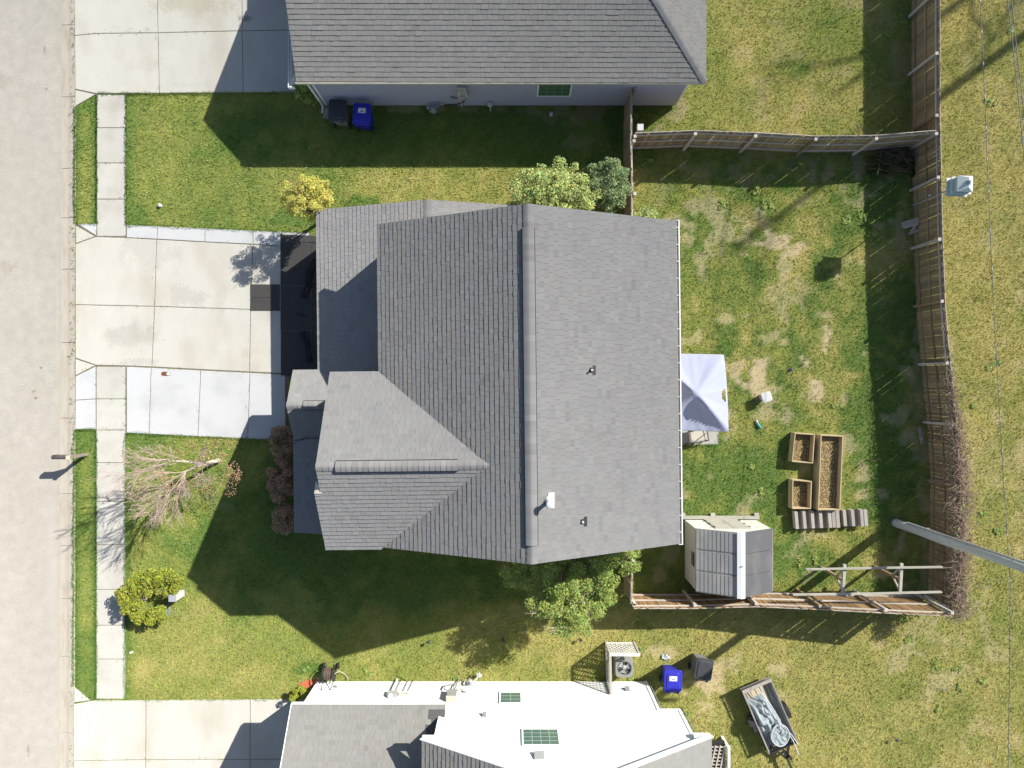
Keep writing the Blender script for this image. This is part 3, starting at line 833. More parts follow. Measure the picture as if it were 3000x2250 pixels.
# ---------------------------------------------------------------- blue-gray house at the top
house2 = thing("house", "one-storey house with blue-gray lap siding at the top of the picture", "house", loc=(0, 14, 0))
R2 = Roof(-.0025)
e2, zE2, p2, yr2 = 11.10, 2.9, .53, 14.24
zr2 = zE2 + p2 * (yr2 - e2)
R2.plane([(-7.96, e2, zE2), (7.10, e2, zE2), (7.10 - (yr2 - e2) * .885, yr2, zr2), (-7.96, yr2, zr2)], 1.0)
R2.plane([(7.10, e2, zE2), (7.10, 2 * yr2 - e2, zE2), (7.10 - (yr2 - e2) * .885, yr2, zr2)], .98)
R2.plane([(7.10, 2 * yr2 - e2, zE2), (-7.96, 2 * yr2 - e2, zE2), (-7.96, yr2, zr2), (7.10 - (yr2 - e2) * .885, yr2, zr2)], 1.0, shingled=False)
R2.plane([(-7.90, 24, zE2), (-7.90, 17.2, zE2), (-3.5, 17.2, 4.6), (-3.5, 24, 4.6)], 1.0, shingled=False)
R2.plane([(.9, 17.2, zE2), (.9, 24, zE2), (-3.5, 24, 4.6), (-3.5, 17.2, 4.6)], 1.0, shingled=False)
roof2 = R2.finish(house2, MAT['shingle_warm'], seed=7)
# hip cap
ridge_vent(R2, (7.08, e2 + .02, zE2 - .01), (7.10 - (yr2 - e2) * .885, yr2, zr2 - .01), .28, .05, roof2, MAT['shingle'], True)
m_ = MB(); m_.box(-7.53, 6.64, 11.385, 17.0, .12, zE2 - .10); m_.box(-7.5, .5, 17.0, 23.7, .12, zE2 - .1)
m_.add([(-7.53, 11.4, zE2 - .12), (-7.53, 17.0, zE2 - .12), (-7.53, yr2, zr2 - .2)], [(0, 1, 2)]); m_.build("wall", MAT['bluesiding'], house2)
siding_wall("siding", (-7.55, 11.36), (6.66, 11.36), .12, zE2 - .1, MAT['bluesiding'], house2, out=(0, -1))
siding_wall("siding", (6.66, 11.36), (6.66, 17.0), .12, zE2 - .1, MAT['bluesiding'], house2, out=(1, 0))
MB().box(-7.50, 6.60, 11.38, 16.9, -.03, .118).build("foundation", MAT['brick'], house2)
m_ = MB(); m_.box(-7.60, -7.50, 11.325, 11.375, .12, zE2 - .11); m_.build("corner_trim", MAT['white'], house2)
m_ = MB(); m_.box(6.62, 6.69, 11.325, 11.375, .12, zE2 - .11); m_.build("corner_trim", MAT['white'], house2)
m_ = MB(); m_.box(-7.98, 7.12, e2 - .045, e2 - .012, zE2 - .14, zE2 - .008); m_.build("fascia", MAT['beige'], house2)
m_ = MB(); m_.box(7.115, 7.14, e2, 17, zE2 - .14, zE2 - .01); m_.build("fascia", MAT['beige'], house2)
ds = MB(); ds.tube([(-7.68, 11.33, 2.72), (-7.68, 11.27, 2.5), (-7.66, 11.27, .25), (-7.72, 11.05, .08)], .045, 8); ds.build("downspout", MAT['white'], house2)
# gutter on the front eave of the lower porch
g2 = MB(); gxa = P(848, 150, 2.7).x
g2.box(gxa - .05, gxa - .03, 11.02, 13.4, 2.60, 2.72); g2.box(gxa + .055, gxa + .07, 11.02, 13.4, 2.60, 2.72); g2.box(gxa - .03, gxa + .055, 11.02, 13.4, 2.60, 2.61); g2.box(gxa - .05, gxa + .17, 10.98, 11.018, 2.55, 2.73)
g2o = g2.build("gutter", MAT['white'], house2)
for yy in (11.5, 12.0, 12.5, 13.0):
    MB().box(gxa - .048, gxa + .06, yy, yy + .022, 2.70, 2.723).build("hanger", MAT['white'], g2o)
m_ = MB(); m_.add([(gxa + .07, 11.06, 2.74), (-7.95, 11.06, 2.80), (-7.955, 11.38, 2.98), (gxa + .07, 11.22, 2.75)], [(0, 1, 2, 3)]); m_.build("eave_return", MAT['beige'], house2)
# window with green blinds
def window(parent, x0, x1, z0, z1, y, out, cols, rows, gl, fr=.055, frame=MAT['white'], depth=.022, munt=None, mw=.009):
    m_ = MB(); s = 1 if out > 0 else -1
    ya, yb = sorted((y + s * .018, y + s * (.018 + depth)))
    m_.box(x0 - fr, x0, ya, yb, z0 - fr, z1 + fr); m_.box(x1, x1 + fr, ya, yb, z0 - fr, z1 + fr)
    m_.box(x0, x1, ya, yb, z0 - fr, z0); m_.box(x0, x1, ya, yb, z1, z1 + fr)
    wnd = m_.build("window", frame, parent)
    g = MB()
    yg = sorted((y + s * .016, y + s * .026))
    for i in range(cols):
        for j in range(rows):
            dx, dz = (x1 - x0) / cols, (z1 - z0) / rows
            MB().box(x0 + i * dx + .008, x0 + (i + 1) * dx - .008, yg[0], yg[1], z0 + j * dz + .008, z0 + (j + 1) * dz - .008).build("pane", gl, wnd)
    ym = sorted((y + s * .017, y + s * .029))
    mu = MB()
    for i in range(1, cols): mu.box(x0 + i * (x1 - x0) / cols - mw, x0 + i * (x1 - x0) / cols + mw, ym[0], ym[1], z0, z1)
    ym = sorted((y + s * .017, y + s * .030))
    for j in range(1, rows): mu.box(x0, x1, ym[0], ym[1], z0 + j * (z1 - z0) / rows - mw, z0 + j * (z1 - z0) / rows + mw)
    mu.build("muntin", munt or frame, wnd)
    return wnd
MAT['munt_pale'] = M("pale_muntin", (.40, .46, .42), rough=.5, var=.04)
MAT['munt_green'] = M("green_muntin", (.16, .25, .19), rough=.5, var=.04)
window(house2, 1.03, 2.24, 1.08, 2.15, 11.36, -1, 4, 3, MAT['green_glass'], munt=MAT['munt_green'])
FOOT.append([(-7.55, 11.34), (6.66, 11.34), (6.66, 24), (-7.55, 24)])

# ---------------------------------------------------------------- white house at the bottom
house3 = thing("house", "white-walled two-storey house with gray gables at the bottom of the picture", "house", loc=(0, -15, 0))
R3 = Roof(0)
e3, z3 = -11.80, 2.9
R3.plane([(-2.45, e3 + .02, z3), (-8.10, e3, z3), (-8.10, -15.3, z3 + .75 * 3.5), (-2.45, -15.3, z3 + .75 * 3.5)], 1.0)
PK = (1.87, 8.15)
R3.plane([(-3.02, -11.98, 5.15), (-3.02, -20, 5.15), (PK[0], -20, PK[1]), (PK[0], -11.98, PK[1])], .92)  # slope turned from the sun, shade put into its tone
R3.plane([(6.74, -20, 5.0), (6.74, -11.96, 5.0), (PK[0], -11.96, PK[1]), (PK[0], -20, PK[1])], 1.05)  # sunward slope, toned lighter
R3.plane([(-8.10, -19.0, z3), (-2.45, -19.0, z3), (-2.45, -15.3, z3 + .75 * 3.5), (-8.10, -15.3, z3 + .75 * 3.5)], 1.0, shingled=False)
roof3 = R3.finish(house3, MAT['shingle_warm'], seed=9)
m_ = MB(); m_.box(-7.86, -2.5, -18.6, -12.165, -.02, z3 - .08); m_.box(-2.60, 5.44, -19.6, -12.16, -.02, 2.60); m_.box(-2.60, 6.22, -19.6, -12.155, 2.60, 4.95)
m_.add([(-2.60, -12.155, 4.95), (6.22, -12.155, 4.95), (PK[0], -12.155, PK[1] - .25)], [(0, 1, 2)])
m_.build("wall", MAT['whitesiding'], house3)
# lapped boards: the gable wall seen from above
siding_wall("siding", (-7.88, -12.14), (-2.62, -12.14), .05, z3 - .08, MAT['whitesiding'], house3, out=(0, 1), proud=.010)
siding_wall("siding", (-2.62, -12.14), (5.46, -12.14), .05, 2.60, MAT['whitesiding'], house3, out=(0, 1), proud=.010)
siding_wall("siding", (-2.62, -12.135), (6.24, -12.135), 2.60, 4.95, MAT['whitesiding'], house3, out=(0, 1), proud=.010)
m_ = MB(); z = 4.95
while z < PK[1] - .4:
    z1_ = z + .115; xa = -2.6 + (z - 4.95) / (PK[1] - .25 - 4.95) * (PK[0] + 2.6); xb = 6.22 - (z - 4.95) / (PK[1] - .25 - 4.95) * (6.22 - PK[0])
    m_.add([(xa, -12.123, z), (xb, -12.123, z), (xb - .1, -12.132, z1_), (xa + .1, -12.132, z1_)], [(0, 1, 2, 3)]); z = z1_
m_.build("siding", MAT['whitesiding'], house3)
for args in ((5.40, 5.50, 0.05, 2.60), (6.18, 6.28, 2.60, 4.95), (-7.93, -7.84, 0.05, 2.8), (-2.68, -2.58, 3.15, 4.95)):
    MB().box(args[0], args[1], -12.16, -12.105, args[2], args[3]).build("corner_trim", MAT['white'], house3)
MB().box(5.47, 6.27, -12.17, -12.108, 2.52, 2.598).build("band_board", MAT['white'], house3)
for a_, b_ in (((-3.05, -11.955, 5.10), (PK[0], -11.955, PK[1] - .04)), ((6.77, -11.935, 4.95), (PK[0], -11.935, PK[1] - .04))):
    m_ = MB(); m_.bar((a_[0], a_[1], a_[2] - .06), (b_[0], b_[1], b_[2] - .06), .035, .20); m_.build("rake_board", MAT['white'], house3)
for xa, xb, zz in ((-3.05, -2.55, 5.0), (6.2, 6.78, 4.85)):
    MB().box(xa, xb, -12.13, -11.97, zz - .22, zz).build("eave_return", MAT['white'], house3)
MB().box(-8.12, -2.46, e3 + .015, e3 + .05, z3 - .15, z3 - .01).build("fascia", MAT['white'], house3)
MB().bar((-8.115, e3, z3 - .07), (-8.115, -15.3, z3 + .75 * 3.5 - .07), .03, .15).build("rake_board", MAT['white'], house3)
ds = MB(); ds.tube([(5.56, -12.09, 2.5), (5.56, -12.09, .15)], .02, 6); ds.build("conduit", MAT['metalgray'], house3)
ds = MB(); ds.tube([(6.36, -12.10, 4.8), (6.36, -12.10, 2.55)], .02, 6); ds.build("conduit", MAT['metalgray'], house3)
window(house3, -.44, .33, 1.14, 2.03, -12.13, 1, 2, 3, MAT['green_blind'], munt=MAT['munt_pale'], mw=.007)
window(house3, .39, 1.58, 4.12, 5.18, -12.125, 1, 4, 4, MAT['green_blind'], munt=MAT['munt_pale'], mw=.007)
for (u, v, s) in ((1419, 2096, .07), (1580, 2216, .16), (1838, 2020, .09)):
    k_ = 1; z = CAM_H - 12.1 * F_PX / (v - 1125.0); x = (u - 1500) * (CAM_H - z) / F_PX
    m_ = MB(); m_.hexa([(x - s, -12.12, z - s), (x + s, -12.12, z - s), (x + s, -12.10, z - s), (x - s, -12.10, z - s)][::-1] if False else [(x - s, -12.12, z - s), (x + s, -12.12, z - s), (x + s, -12.0, z - s), (x - s, -12.0, z - s)],
                       [(x - s, -12.12, z + s), (x + s, -12.12, z + s), (x + s, -12.08, z + s), (x - s, -12.08, z + s)]); m_.build("wall_vent", MAT['metalgray'] if s < .15 else MAT['metal'], house3)
FOOT += [[(-7.9, -20), (5.44, -20), (5.44, -12.12), (-7.9, -12.12)]]

# ================================================================ FENCES
def fence(label, pts, h, side, posts=2.45, rails=(.30, 1.02, 1.72), gray=.0, cap=True, post_off=None, pick=.144, grow=None, wood='fence', railwood='fencegray'):
    k_ = grow or (lambda x: 1.0)        # height factor along the run (the boards step up)
    """pts plan polyline; pickets on one side (+1 left of travel), posts and rails on the other"""
    t = thing("picket_fence", label, "fence", "wooden privacy fences round the yards", loc=(pts[0][0], pts[0][1], 0))
    P2 = [Vector((*p, 0)) for p in pts]
    seg = [(P2[i + 1] - P2[i]).length for i in range(len(P2) - 1)]; tot = sum(seg)
    def at(d):
        for i, l in enumerate(seg):
            if d <= l or i == len(seg) - 1:
                dr = (P2[i + 1] - P2[i]).normalized(); return P2[i] + dr * d, dr
            d -= l
    variants = []
    for k in range(4):
        hh = h + random.uniform(-.025, .02); wd = pick - .003 - .006 * (k == 2)
        m_ = MB(); m_.box(-wd / 2, wd / 2, -.009, .009, -.04, hh - .03)
        m_.hexa([(-wd / 2, -.009, hh - .03), (wd / 2, -.009, hh - .03), (wd / 2, .009, hh - .03), (-wd / 2, .009, hh - .03)], [(-wd / 2 + .025, -.009, hh), (wd / 2 - .025, -.009, hh), (wd / 2 - .025, .009, hh), (-wd / 2 + .025, .009, hh)])
        me = m_.mesh("picket"); me.materials.append(MAT[wood]); variants.append(me)
    n = int(tot / pick)
    for i in range(n):
        p, dr = at((i + .5) * tot / n); nr = Vector((-dr.y, dr.x, 0)) * side
        o = link("picket", random.choice(variants), t)
        q = p + nr * .055
        o.location = (q.x, q.y, random.uniform(-.015, .02))
        o.scale = (1, 1, k_(p.x))
        o.rotation_euler = (random.gauss(0, .006), random.gauss(0, .007), math.atan2(dr.y, dr.x) + random.gauss(0, .012))
    np_ = max(1, round(tot / posts)); D = [i * tot / np_ for i in range(np_ + 1)]
    for i, d in enumerate(D):
        p, dr = at(min(d, tot - .01)); nr = Vector((-dr.y, dr.x, 0)) * side
        q = p - nr * .055; r = math.atan2(dr.y, dr.x)
        m_ = MB(); m_.box(q.x - .045, q.x + .045, q.y - .045, q.y + .045, -.05, (h - .02) * k_(p.x), rz=r); po = m_.build("post", MAT['fencegray'] if i % 3 else MAT['fence'], t)
        if cap: MB().box(q.x - .058, q.x + .058, q.y - .058, q.y + .058, (h - .018) * k_(p.x), (h + .012) * k_(p.x), rz=r).build("post_cap", MAT['fencegray'], po)
    for a, b in zip(D[:-1], D[1:]):
        steps = max(1, int((b - a) / .8))
        for zr in rails:
            m_ = MB()
            for s in range(steps):
                p, d1 = at(a + (b - a) * s / steps + .002); q, d2 = at(a + (b - a) * (s + 1) / steps - .002)
                n1 = Vector((-d1.y, d1.x, 0)) * side
                off = n1 * .022
                m_.bar(p + off + Vector((0, 0, zr * k_(p.x))), q + off + Vector((0, 0, zr * k_(q.x))), .038, .085)
            m_.build("rail", MAT['fencegray'] if zr > 1.5 else MAT[railwood], t)
        m_ = MB()
        for s in range(steps):
            p, d1 = at(a + (b - a) * s / steps + .002); q, d2 = at(a + (b - a) * (s + 1) / steps - .002); n1 = Vector((-d1.y, d1.x, 0)) * side * .075
            m_.bar(p + n1 + Vector((0, 0, (h - .045) * k_(p.x))), q + n1 + Vector((0, 0, (h - .045) * k_(q.x))), .020, .09)
        m_.build("sunlit_strip", MAT['fencegray'], t)
    # strips added along picket tops, pale to stand in for sunlit edges
    return t

back = [XY(2667, v) for v in (-120, 380)] + [XY(2672, 600), XY(2675, 750), XY(2684, 950), XY(2697, 1078), XY(2715, 1268), XY(2722, 1411), XY(2720, 1565), XY(2715, 1745)]
fence("long weathered picket fence running down the right side behind both back yards", back, 1.90, +1, railwood='fence')
fence("picket fence dividing the two back yards, meeting the long fence at the right",
      [(4.70, 9.52), (7.1, 9.62), (9.6, 9.52), (11.7, 9.40), (13.9, 9.43), (16.22, 9.62)], 1.88, +1, posts=2.35)
fence("short picket fence from the blue-gray house towards the middle house", [(4.64, 11.30), (4.60, 9.5), (4.64, 8.0), (4.63, 5.25)], 1.9, -1, posts=1.75)
fence("picket fence with sunlit brown boards behind the white shed", [(4.66, -8.50), (7.2, -8.50), (9.4, -8.42), (11.65, -8.45), (14.1, -8.50), (16.3, -8.52)], 1.9, -1, posts=2.4, wood='fencewarm', grow=lambda x: 1.0 + .44 * max(0.0, x - 9.0) / 7.3)
fence("short picket fence beside the weeping green tree", [(4.64, -5.35), (4.62, -8.40)], 1.9, -1, posts=1.5)
g_ = MB(); g_.box(4.9, 5.05, 10.05, 10.19, 1.86, 2.0) if False else None
gb = thing("gate_box", "small white box fixed to the short fence by the blue-gray house", "box", loc=(4.85, 9.75, 1.7))
MB().box(4.80, 5.02, 9.70, 9.93, 1.62, 1.86).build("casing", MAT['plastic_white'], gb); MB().box(4.795, 5.025, 9.695, 9.935, 1.861, 1.885).build("lid", MAT['plastic_white'], gb)

# ================================================================ TREES AND PLANTS
def leaves(mb, clumps, n, size, cvar=.32, flat=.5, r=None, hue=.14, elong=1.7):
    r = r or random
    tot = sum(c[3] ** 2 for c in clumps)
    for (x, y, z, rad) in clumps:
        m = max(3, int(n * rad ** 2 / tot))
        for _ in range(m):
            while True:
                a, b, c = r.uniform(-1, 1), r.uniform(-1, 1), r.uniform(-1, 1)
                d = a * a + b * b + c * c
                if d <= 1 and d > .12: break
            p = Vector((x + a * rad, y + b * rad, z + c * rad * .8))
            nrm = Vector((a * .3 + r.gauss(0, .55), b * .3 + r.gauss(0, .55), .5 + flat + c * .3 + r.gauss(0, .4))).normalized()
            s = size * r.uniform(.6, 1.4); t = r.random() * 6.28
            e = nrm.cross(Vector((math.cos(t), math.sin(t), .2))).normalized(); f = nrm.cross(e)
            k = max(.45, r.gauss(1, cvar)); hu = r.gauss(0, hue)
            col = (k * (1 + hu), k, k * (1 - hu * .5))
            L = f * s * elong * .5; Wd = e * s * .5
            mb.add([p - L, p + Wd * .8 - L * .1, p + L, p - Wd * .8 - L * .1], [(0, 1, 2, 3)], col)

def limb(mb, p, d, length, rad, depth, r, spread=.6, up=.15, kids=(2, 4), tips=None, seg=4, bend=.18, shrink=.62, n=5, minr=.004):
    pts = [Vector(p)]; rr = [rad]; d = Vector(d).normalized()
    for i in range(seg):
        d = (d + Vector((r.gauss(0, bend), r.gauss(0, bend), r.gauss(0, bend) + up * .3))).normalized()
        pts.append(pts[-1] + d * (length / seg)); rr.append(max(minr, rad * (1 - .55 * (i + 1) / seg)))
    mb.tube(pts, rr, n if depth > 1 else 3, cap=False)
    if depth == 0:
        if tips is not None: tips.append(pts[-1])
        return
    for k in range(r.randint(*kids)):
        i = r.randint(1, seg); q = pts[i]
        nd = (d + Vector((r.gauss(0, spread), r.gauss(0, spread), r.gauss(0, spread * .6) + up))).normalized()
        limb(mb, q, nd, length * shrink * r.uniform(.7, 1.15), rr[i] * .62, depth - 1, r, spread, up, kids, tips, seg, bend, shrink, n, minr)
    if tips is not None: tips.append(pts[-1])

def clumps_in(center, rad, n, cr, r, hollow=.3):
    out = []
    for _ in range(n):
        while True:
            a, b, c = r.uniform(-1, 1), r.uniform(-1, 1), r.uniform(-1, 1)
            d = a * a + b * b + c * c
            if hollow < d <= 1: break
        out.append((center[0] + a * rad[0], center[1] + b * rad[1], center[2] + c * rad[2], cr * r.uniform(.7, 1.35)))
    return out

def tree(name, label, base, stems, clumps, leafmat_, n, size, bark, group=None, seed=1, stem_r=.05, spread=.5, cat="tree", trunk_name="trunk", **kw):
    r = random.Random(seed)
    t = thing(name, label, cat, group, loc=(base[0], base[1], 0))
    tr = MB(); br = MB()
    for i in range(stems):
        c = clumps[(i * 7) % len(clumps)] if stems > 1 else (sum(c[0] for c in clumps) / len(clumps), sum(c[1] for c in clumps) / len(clumps), sum(c[2] for c in clumps) / len(clumps), 1)
        a = 6.28 * i / max(1, stems); s = Vector((base[0] + .08 * math.cos(a), base[1] + .08 * math.sin(a), -.03))
        e = Vector(c[:3]); m1 = s.lerp(e, .35) + Vector((0, 0, e.z * .18)); m2 = s.lerp(e, .7) + Vector((0, 0, e.z * .08))
        tr.tube([s, m1, m2, e], [stem_r, stem_r * .75, stem_r * .5, stem_r * .25], 7)
        for q in (m1, m2, e):
            for _ in range(3): limb(br, q, (r.gauss(0, .7), r.gauss(0, .7), r.uniform(.1, .8)), e.z * .13, stem_r * .25, 1, r, spread=spread)
    for c in clumps:
        if r.random() < .7:
            e = Vector(c[:3]); s = Vector((base[0], base[1], e.z * .45)); br.tube([s, s.lerp(e, .5) + Vector((0, 0, .08)), e], [stem_r * .35, stem_r * .22, .006], 4, cap=False)
    to = tr.build(trunk_name, bark, t, True); br.build("branch", bark, to)
    lf = MB(); leaves(lf, clumps, n, size, r=r, **kw); lf.build("crown", leafmat_, t)
    return t

rr = random.Random(21)
# yellow tree at the garage corner
base = (-7.85, 6.62)
tree("yellow_tree", "bright yellow-leaved small tree beside the garage roof corner", base, 5,
     clumps_in((-7.62, 7.02, 2.45), (.95, .82, .95), 95, .15, rr, .05), MAT['leaf_yellow'], 7000, .046, MAT['darkbark'], seed=4, stem_r=.030, cvar=.22, hue=.07)
# lime and gray-green trees by the side wall, weeping green tree
tree("side_tree", "lime-green leafy tree rising behind the top edge of the middle roof", (1.5, 7.0), 4,
     clumps_in((1.60, 7.10, 2.8), (1.65, 1.05, .9), 120, .21, rr, .05) + clumps_in((.1, 6.55, 2.3), (.6, .25, .4), 12, .14, rr), MAT['leaf_lime'], 16000, .052, MAT['darkbark'], seed=5, stem_r=.045)
tree("side_tree", "gray-green bushy tree between the lime tree and the short fence", (3.55, 7.3), 4,
     clumps_in((3.62, 7.45, 2.2), (.82, 1.05, 1.1), 70, .19, rr, .05), MAT['leaf_gray'], 8000, .056, MAT['bark'], seed=6, stem_r=.05)
tree("weeping_tree", "large drooping green tree below the middle house roof", (2.1, -6.3), 6,
     clumps_in((2.1, -7.7, 2.6), (1.75, 1.55, 1.2), 170, .25, rr, .05) + clumps_in((3.75, -6.5, 2.9), (.95, .95, .8), 50, .2, rr, .05) + clumps_in((.3, -6.9, 2.6), (.7, .9, .6), 24, .2, rr), MAT['leaf_green'], 34000, .044, MAT['bark'], seed=8, stem_r=.05, elong=2.1, cvar=.32)
tree("vine_bush", "yellow-green leafy bush growing at the fence above the gutter corner", XY(1880, 640), 3,
     clumps_in((5.3, 6.75, .55), (.45, .35, .35), 10, .2, rr), MAT['leaf_lime'], 1300, .055, MAT['darkbark'], seed=9, stem_r=.015, cat="bush", trunk_name="stem")
# hedge round the utility boxes
hz = .9
hed = [(*P(u, v, hz).xy, hz * rr.uniform(.55, .95), .24 * s) for u, v, s in ((350, 1740, 1), (360, 1765, 1.1), (370, 1720, 1.1), (395, 1700, 1.1), (425, 1692, 1.1), (455, 1690, 1), (480, 1690, 1.1), (500, 1695, 1.1), (512, 1712, 1.1), (505, 1730, .9), (470, 1722, 1), (440, 1722, 1), (410, 1728, 1.1), (385, 1745, 1.1), (372, 1780, 1.1), (395, 1775, .9), (345, 1760, .9), (362, 1790, .8), (430, 1742, .7), (450, 1740, .7), (480, 1745, .6), (425, 1708, 1), (460, 1705, 1))]
tree("hedge_bush", "yellow-green hedge curving round the utility boxes beside the sidewalk", XY(410, 1725), 5, hed, MAT['leaf_hedge'], 6500, .052, MAT['twig'], seed=12, stem_r=.018, cat="bush", trunk_name="stem")
hed = [(*P(u, v, .75).xy, .75 * rr.uniform(.55, .9), .20 * s) for u, v, s in ((380, 1805, 1), (395, 1822, 1.1), (415, 1812, 1.1), (440, 1800, 1.1), (462, 1795, 1.2), (465, 1815, 1.1), (435, 1822, 1.1), (390, 1812, .9))]
tree("hedge_bush", "low rounded yellow-green bush next to the gray-green ground box", XY(430, 1805), 4, hed, MAT['leaf_hedge'], 3200, .046, MAT['twig'], seed=13, stem_r=.015, cat="bush", trunk_name="stem")
# red-brown shrubs at the porch
for (lab, cu, cv, n_, ra) in (("red-brown shrub at the end of the new concrete by the porch roof", 822, 1290, 8, .35), ("long red-brown shrub in the shade along the porch roof", 822, 1400, 18, .75), ("red-brown shrub at the lower corner of the porch", 832, 1515, 9, .4)):
    c = P(cu, cv, .8)
    tree("red_shrub", lab, (c.x, c.y), 4, clumps_in((c.x, c.y, .75), (.42, ra + .2, .45), n_ * 2, .2, rr), MAT['leaf_red'], 420 * n_, .05, MAT['darkbark'], "red-brown shrubs along the porch", seed=cu + cv, stem_r=.015, cat="bush", trunk_name="stem")
c = P(897, 268, .7)
tree("dark_shrub", "dark green shrub tucked under the corner of the blue-gray house", (c.x, c.y), 4, clumps_in((c.x, c.y, .8), (.36, .42, .5), 12, .22, rr), MAT['leaf_green'], 2600, .055, MAT['darkbark'], seed=41, stem_r=.015, cat="bush", trunk_name="stem")
c = P(876, 2036, .45)
tree("round_bush", "small clipped bush beside the red mulch at the white house", (c.x, c.y), 4, clumps_in((c.x, c.y, .5), (.25, .32, .36), 14, .14, rr, .5), MAT['leaf_hedge'], 2600, .042, MAT['darkbark'], seed=42, stem_r=.012, cat="bush", trunk_name="stem")

# bare tree in the front yard
r = random.Random(3)
b0 = Vector((*XY(640, 1349), -.03))
bt = thing("bare_tree", "leafless pale-barked tree on the front lawn", "tree", loc=b0)
tk = MB(); br = MB(); tips = []
j1 = b0 + Vector((-.25, -.05, 1.0)); j2 = b0 + Vector((-.60, -.25, 1.60))
tk.tube([b0, b0 + Vector((-.06, 0, .5)), j1, j2], [.09, .07, .05, .034], 9)
tk.tube([j1, j1 + Vector((-.35, .18, .6)), j1 + Vector((-.62, .26, 1.15))], [.05, .035, .025], 7)
j3 = j1 + Vector((-.62, .26, 1.15)); j4 = j1 + Vector((-.35, .18, .6))
ends = [(j2, (-.7, -.7, .9), 1.3), (j2, (-.9, -.1, .8), 1.2), (j2, (-.35, -1.0, .8), 1.4), (j2, (-.1, -1.0, .9), 1.25), (j2, (-.6, -.3, 1.2), 1.2), (j2, (-.5, -.8, .5), 1.3), (j2, (.15, -.8, .8), 1.0),
        (j3, (-.9, .1, .6), 1.2), (j3, (-.7, .25, .9), 1.1), (j3, (-.9, -.3, .7), 1.2), (j4, (-.9, -.1, .4), 1.2), (j4, (-.6, .4, .5), 1.0), (j1, (.05, .5, .8), .9), (j1, (.3, -.4, .7), .8), (j1, (.45, .15, .6), .7)]
for q, d, ln in ends:
    limb(br, q, d, ln * r.uniform(.85, 1.1), .017, 3, r, spread=.34, up=.04, kids=(4, 6), tips=tips, bend=.07, shrink=.62, minr=.0045)
to = tk.build("trunk", MAT['bark'], bt, True); br.build("branch", MAT['twig'], to)
lf = MB(); cl = [(t.x, t.y, t.z, .07) for t in tips if r.random() < .012]
cl += [(*P(u, v, z).xy, z, .27) for u, v, z in ((685, 1372, 1.6), (690, 1390, 1.6), (688, 1402, 1.6), (678, 1438, 1.4), (640, 1330, 1.8), (655, 1345, 1.5), (665, 1380, 1.3), (600, 1330, 2.2), (610, 1440, 1.2), (590, 1420, 1.4), (560, 1420, 1.3), (470, 1390, 3.0), (490, 1410, 2.8), (620, 1400, 1.2), (650, 1410, 1.2), (675, 1300, 1.2), (630, 1300, 1.7), (560, 1310, 2.3), (525, 1330, 2.6))]
leaves(lf, cl, 1500, .034, r=r); lf.build("crown", MAT['leaf_brown'], bt)

# leafless trees and their shadows beyond the right edge of the picture
def tall_tree(base, h, label, seed, levels):
    r = random.Random(seed); t = thing("bare_tree", label, "tree", loc=(*base, 0))
    tk = MB(); br = MB(); b = Vector((*base, -.05)); top = b + Vector((r.uniform(-.3, .3), r.uniform(-.3, .3), h))
    tk.tube([b, b.lerp(top, .4), b.lerp(top, .75), top], [.24, .20, .15, .06], 10)
    for zf, ln, dx, dy in levels:
        q = b.lerp(top, zf); limb(br, q, (dx, dy, .45), ln, .075, 3, r, spread=.4, up=.1, kids=(2, 4), bend=.13, shrink=.62, minr=.012)
    to = tk.build("trunk", MAT['bark'], t, True); br.build("branch", MAT['twig'], to)
tall_tree((33.6, 23.6), 23.5, "tall leafless tree beyond the right edge whose shadow crosses the yards", 31, [(.8, 1.8, .5, .3), (.85, 1.7, -.4, .4), (.92, 1.4, .2, -.5), (.9, 1.4, -.5, -.2), (.95, 1.2, .3, .6)])
tall_tree((35.5, 28.3), 21.5, "spreading leafless tree beyond the top right corner", 32, [(.45, 4.6, -.7, -.3), (.5, 4.6, -.5, .4), (.55, 4.4, .5, -.4), (.65, 4.0, -.7, .1), (.7, 3.6, .2, .7), (.8, 3.2, -.4, -.5), (.85, 3.0, .5, .2), (.6, 4.2, -.1, -.8), (.75, 3.4, .6, -.2), (.9, 2.6, -.5, .3)])

# dead vine over the long fence
r = random.Random(17)
vt = thing("fence_vine", "tangled leafless brown vine over the lower half of the long fence", "vine", loc=(*XY(2722, 1411), 0))
def fence_x(v): return np.interp(v, [-120, 380, 600, 750, 950, 1078, 1268, 1411, 1565, 1745], [2667, 2667, 2672, 2675, 2684, 2697, 2715, 2722, 2720, 2715])
vm = MB(); lm = MB(); cl = []
for i in range(5200):
    q = r.random() ** .75; v = 1030 + 735 * q; dens = min(1, max(.10, (v - 1030) / 300))
    if r.random() > dens: continue
    x = (fence_x(v) - 1500) / 71.72 + .09; y = (1125 - v) / 71.72
    spread = .05 + .20 * dens
    z = min(2.25, 1.86 + r.gauss(0, .12)) if r.random() < .7 else r.uniform(.6, 1.9)
    p = Vector((x + abs(r.gauss(0, spread)) - .08 - (.18 * dens if r.random() < .4 else 0), y, z))
    d = Vector((r.gauss(0, .6), r.gauss(0, 1), r.gauss(0, .45))).normalized(); L = r.uniform(.12, .42)
    m = p + d * L * .5 + Vector((r.gauss(0, .05), r.gauss(0, .05), r.gauss(0, .05))); e = p + d * L + Vector((r.gauss(0, .09), r.gauss(0, .09), -.08))
    vm.tube([p, m, e], [.011, .009, .005], 3, cap=False)
    if r.random() < .05 and v > 1450: cl.append((p.x, p.y, p.z, .06))
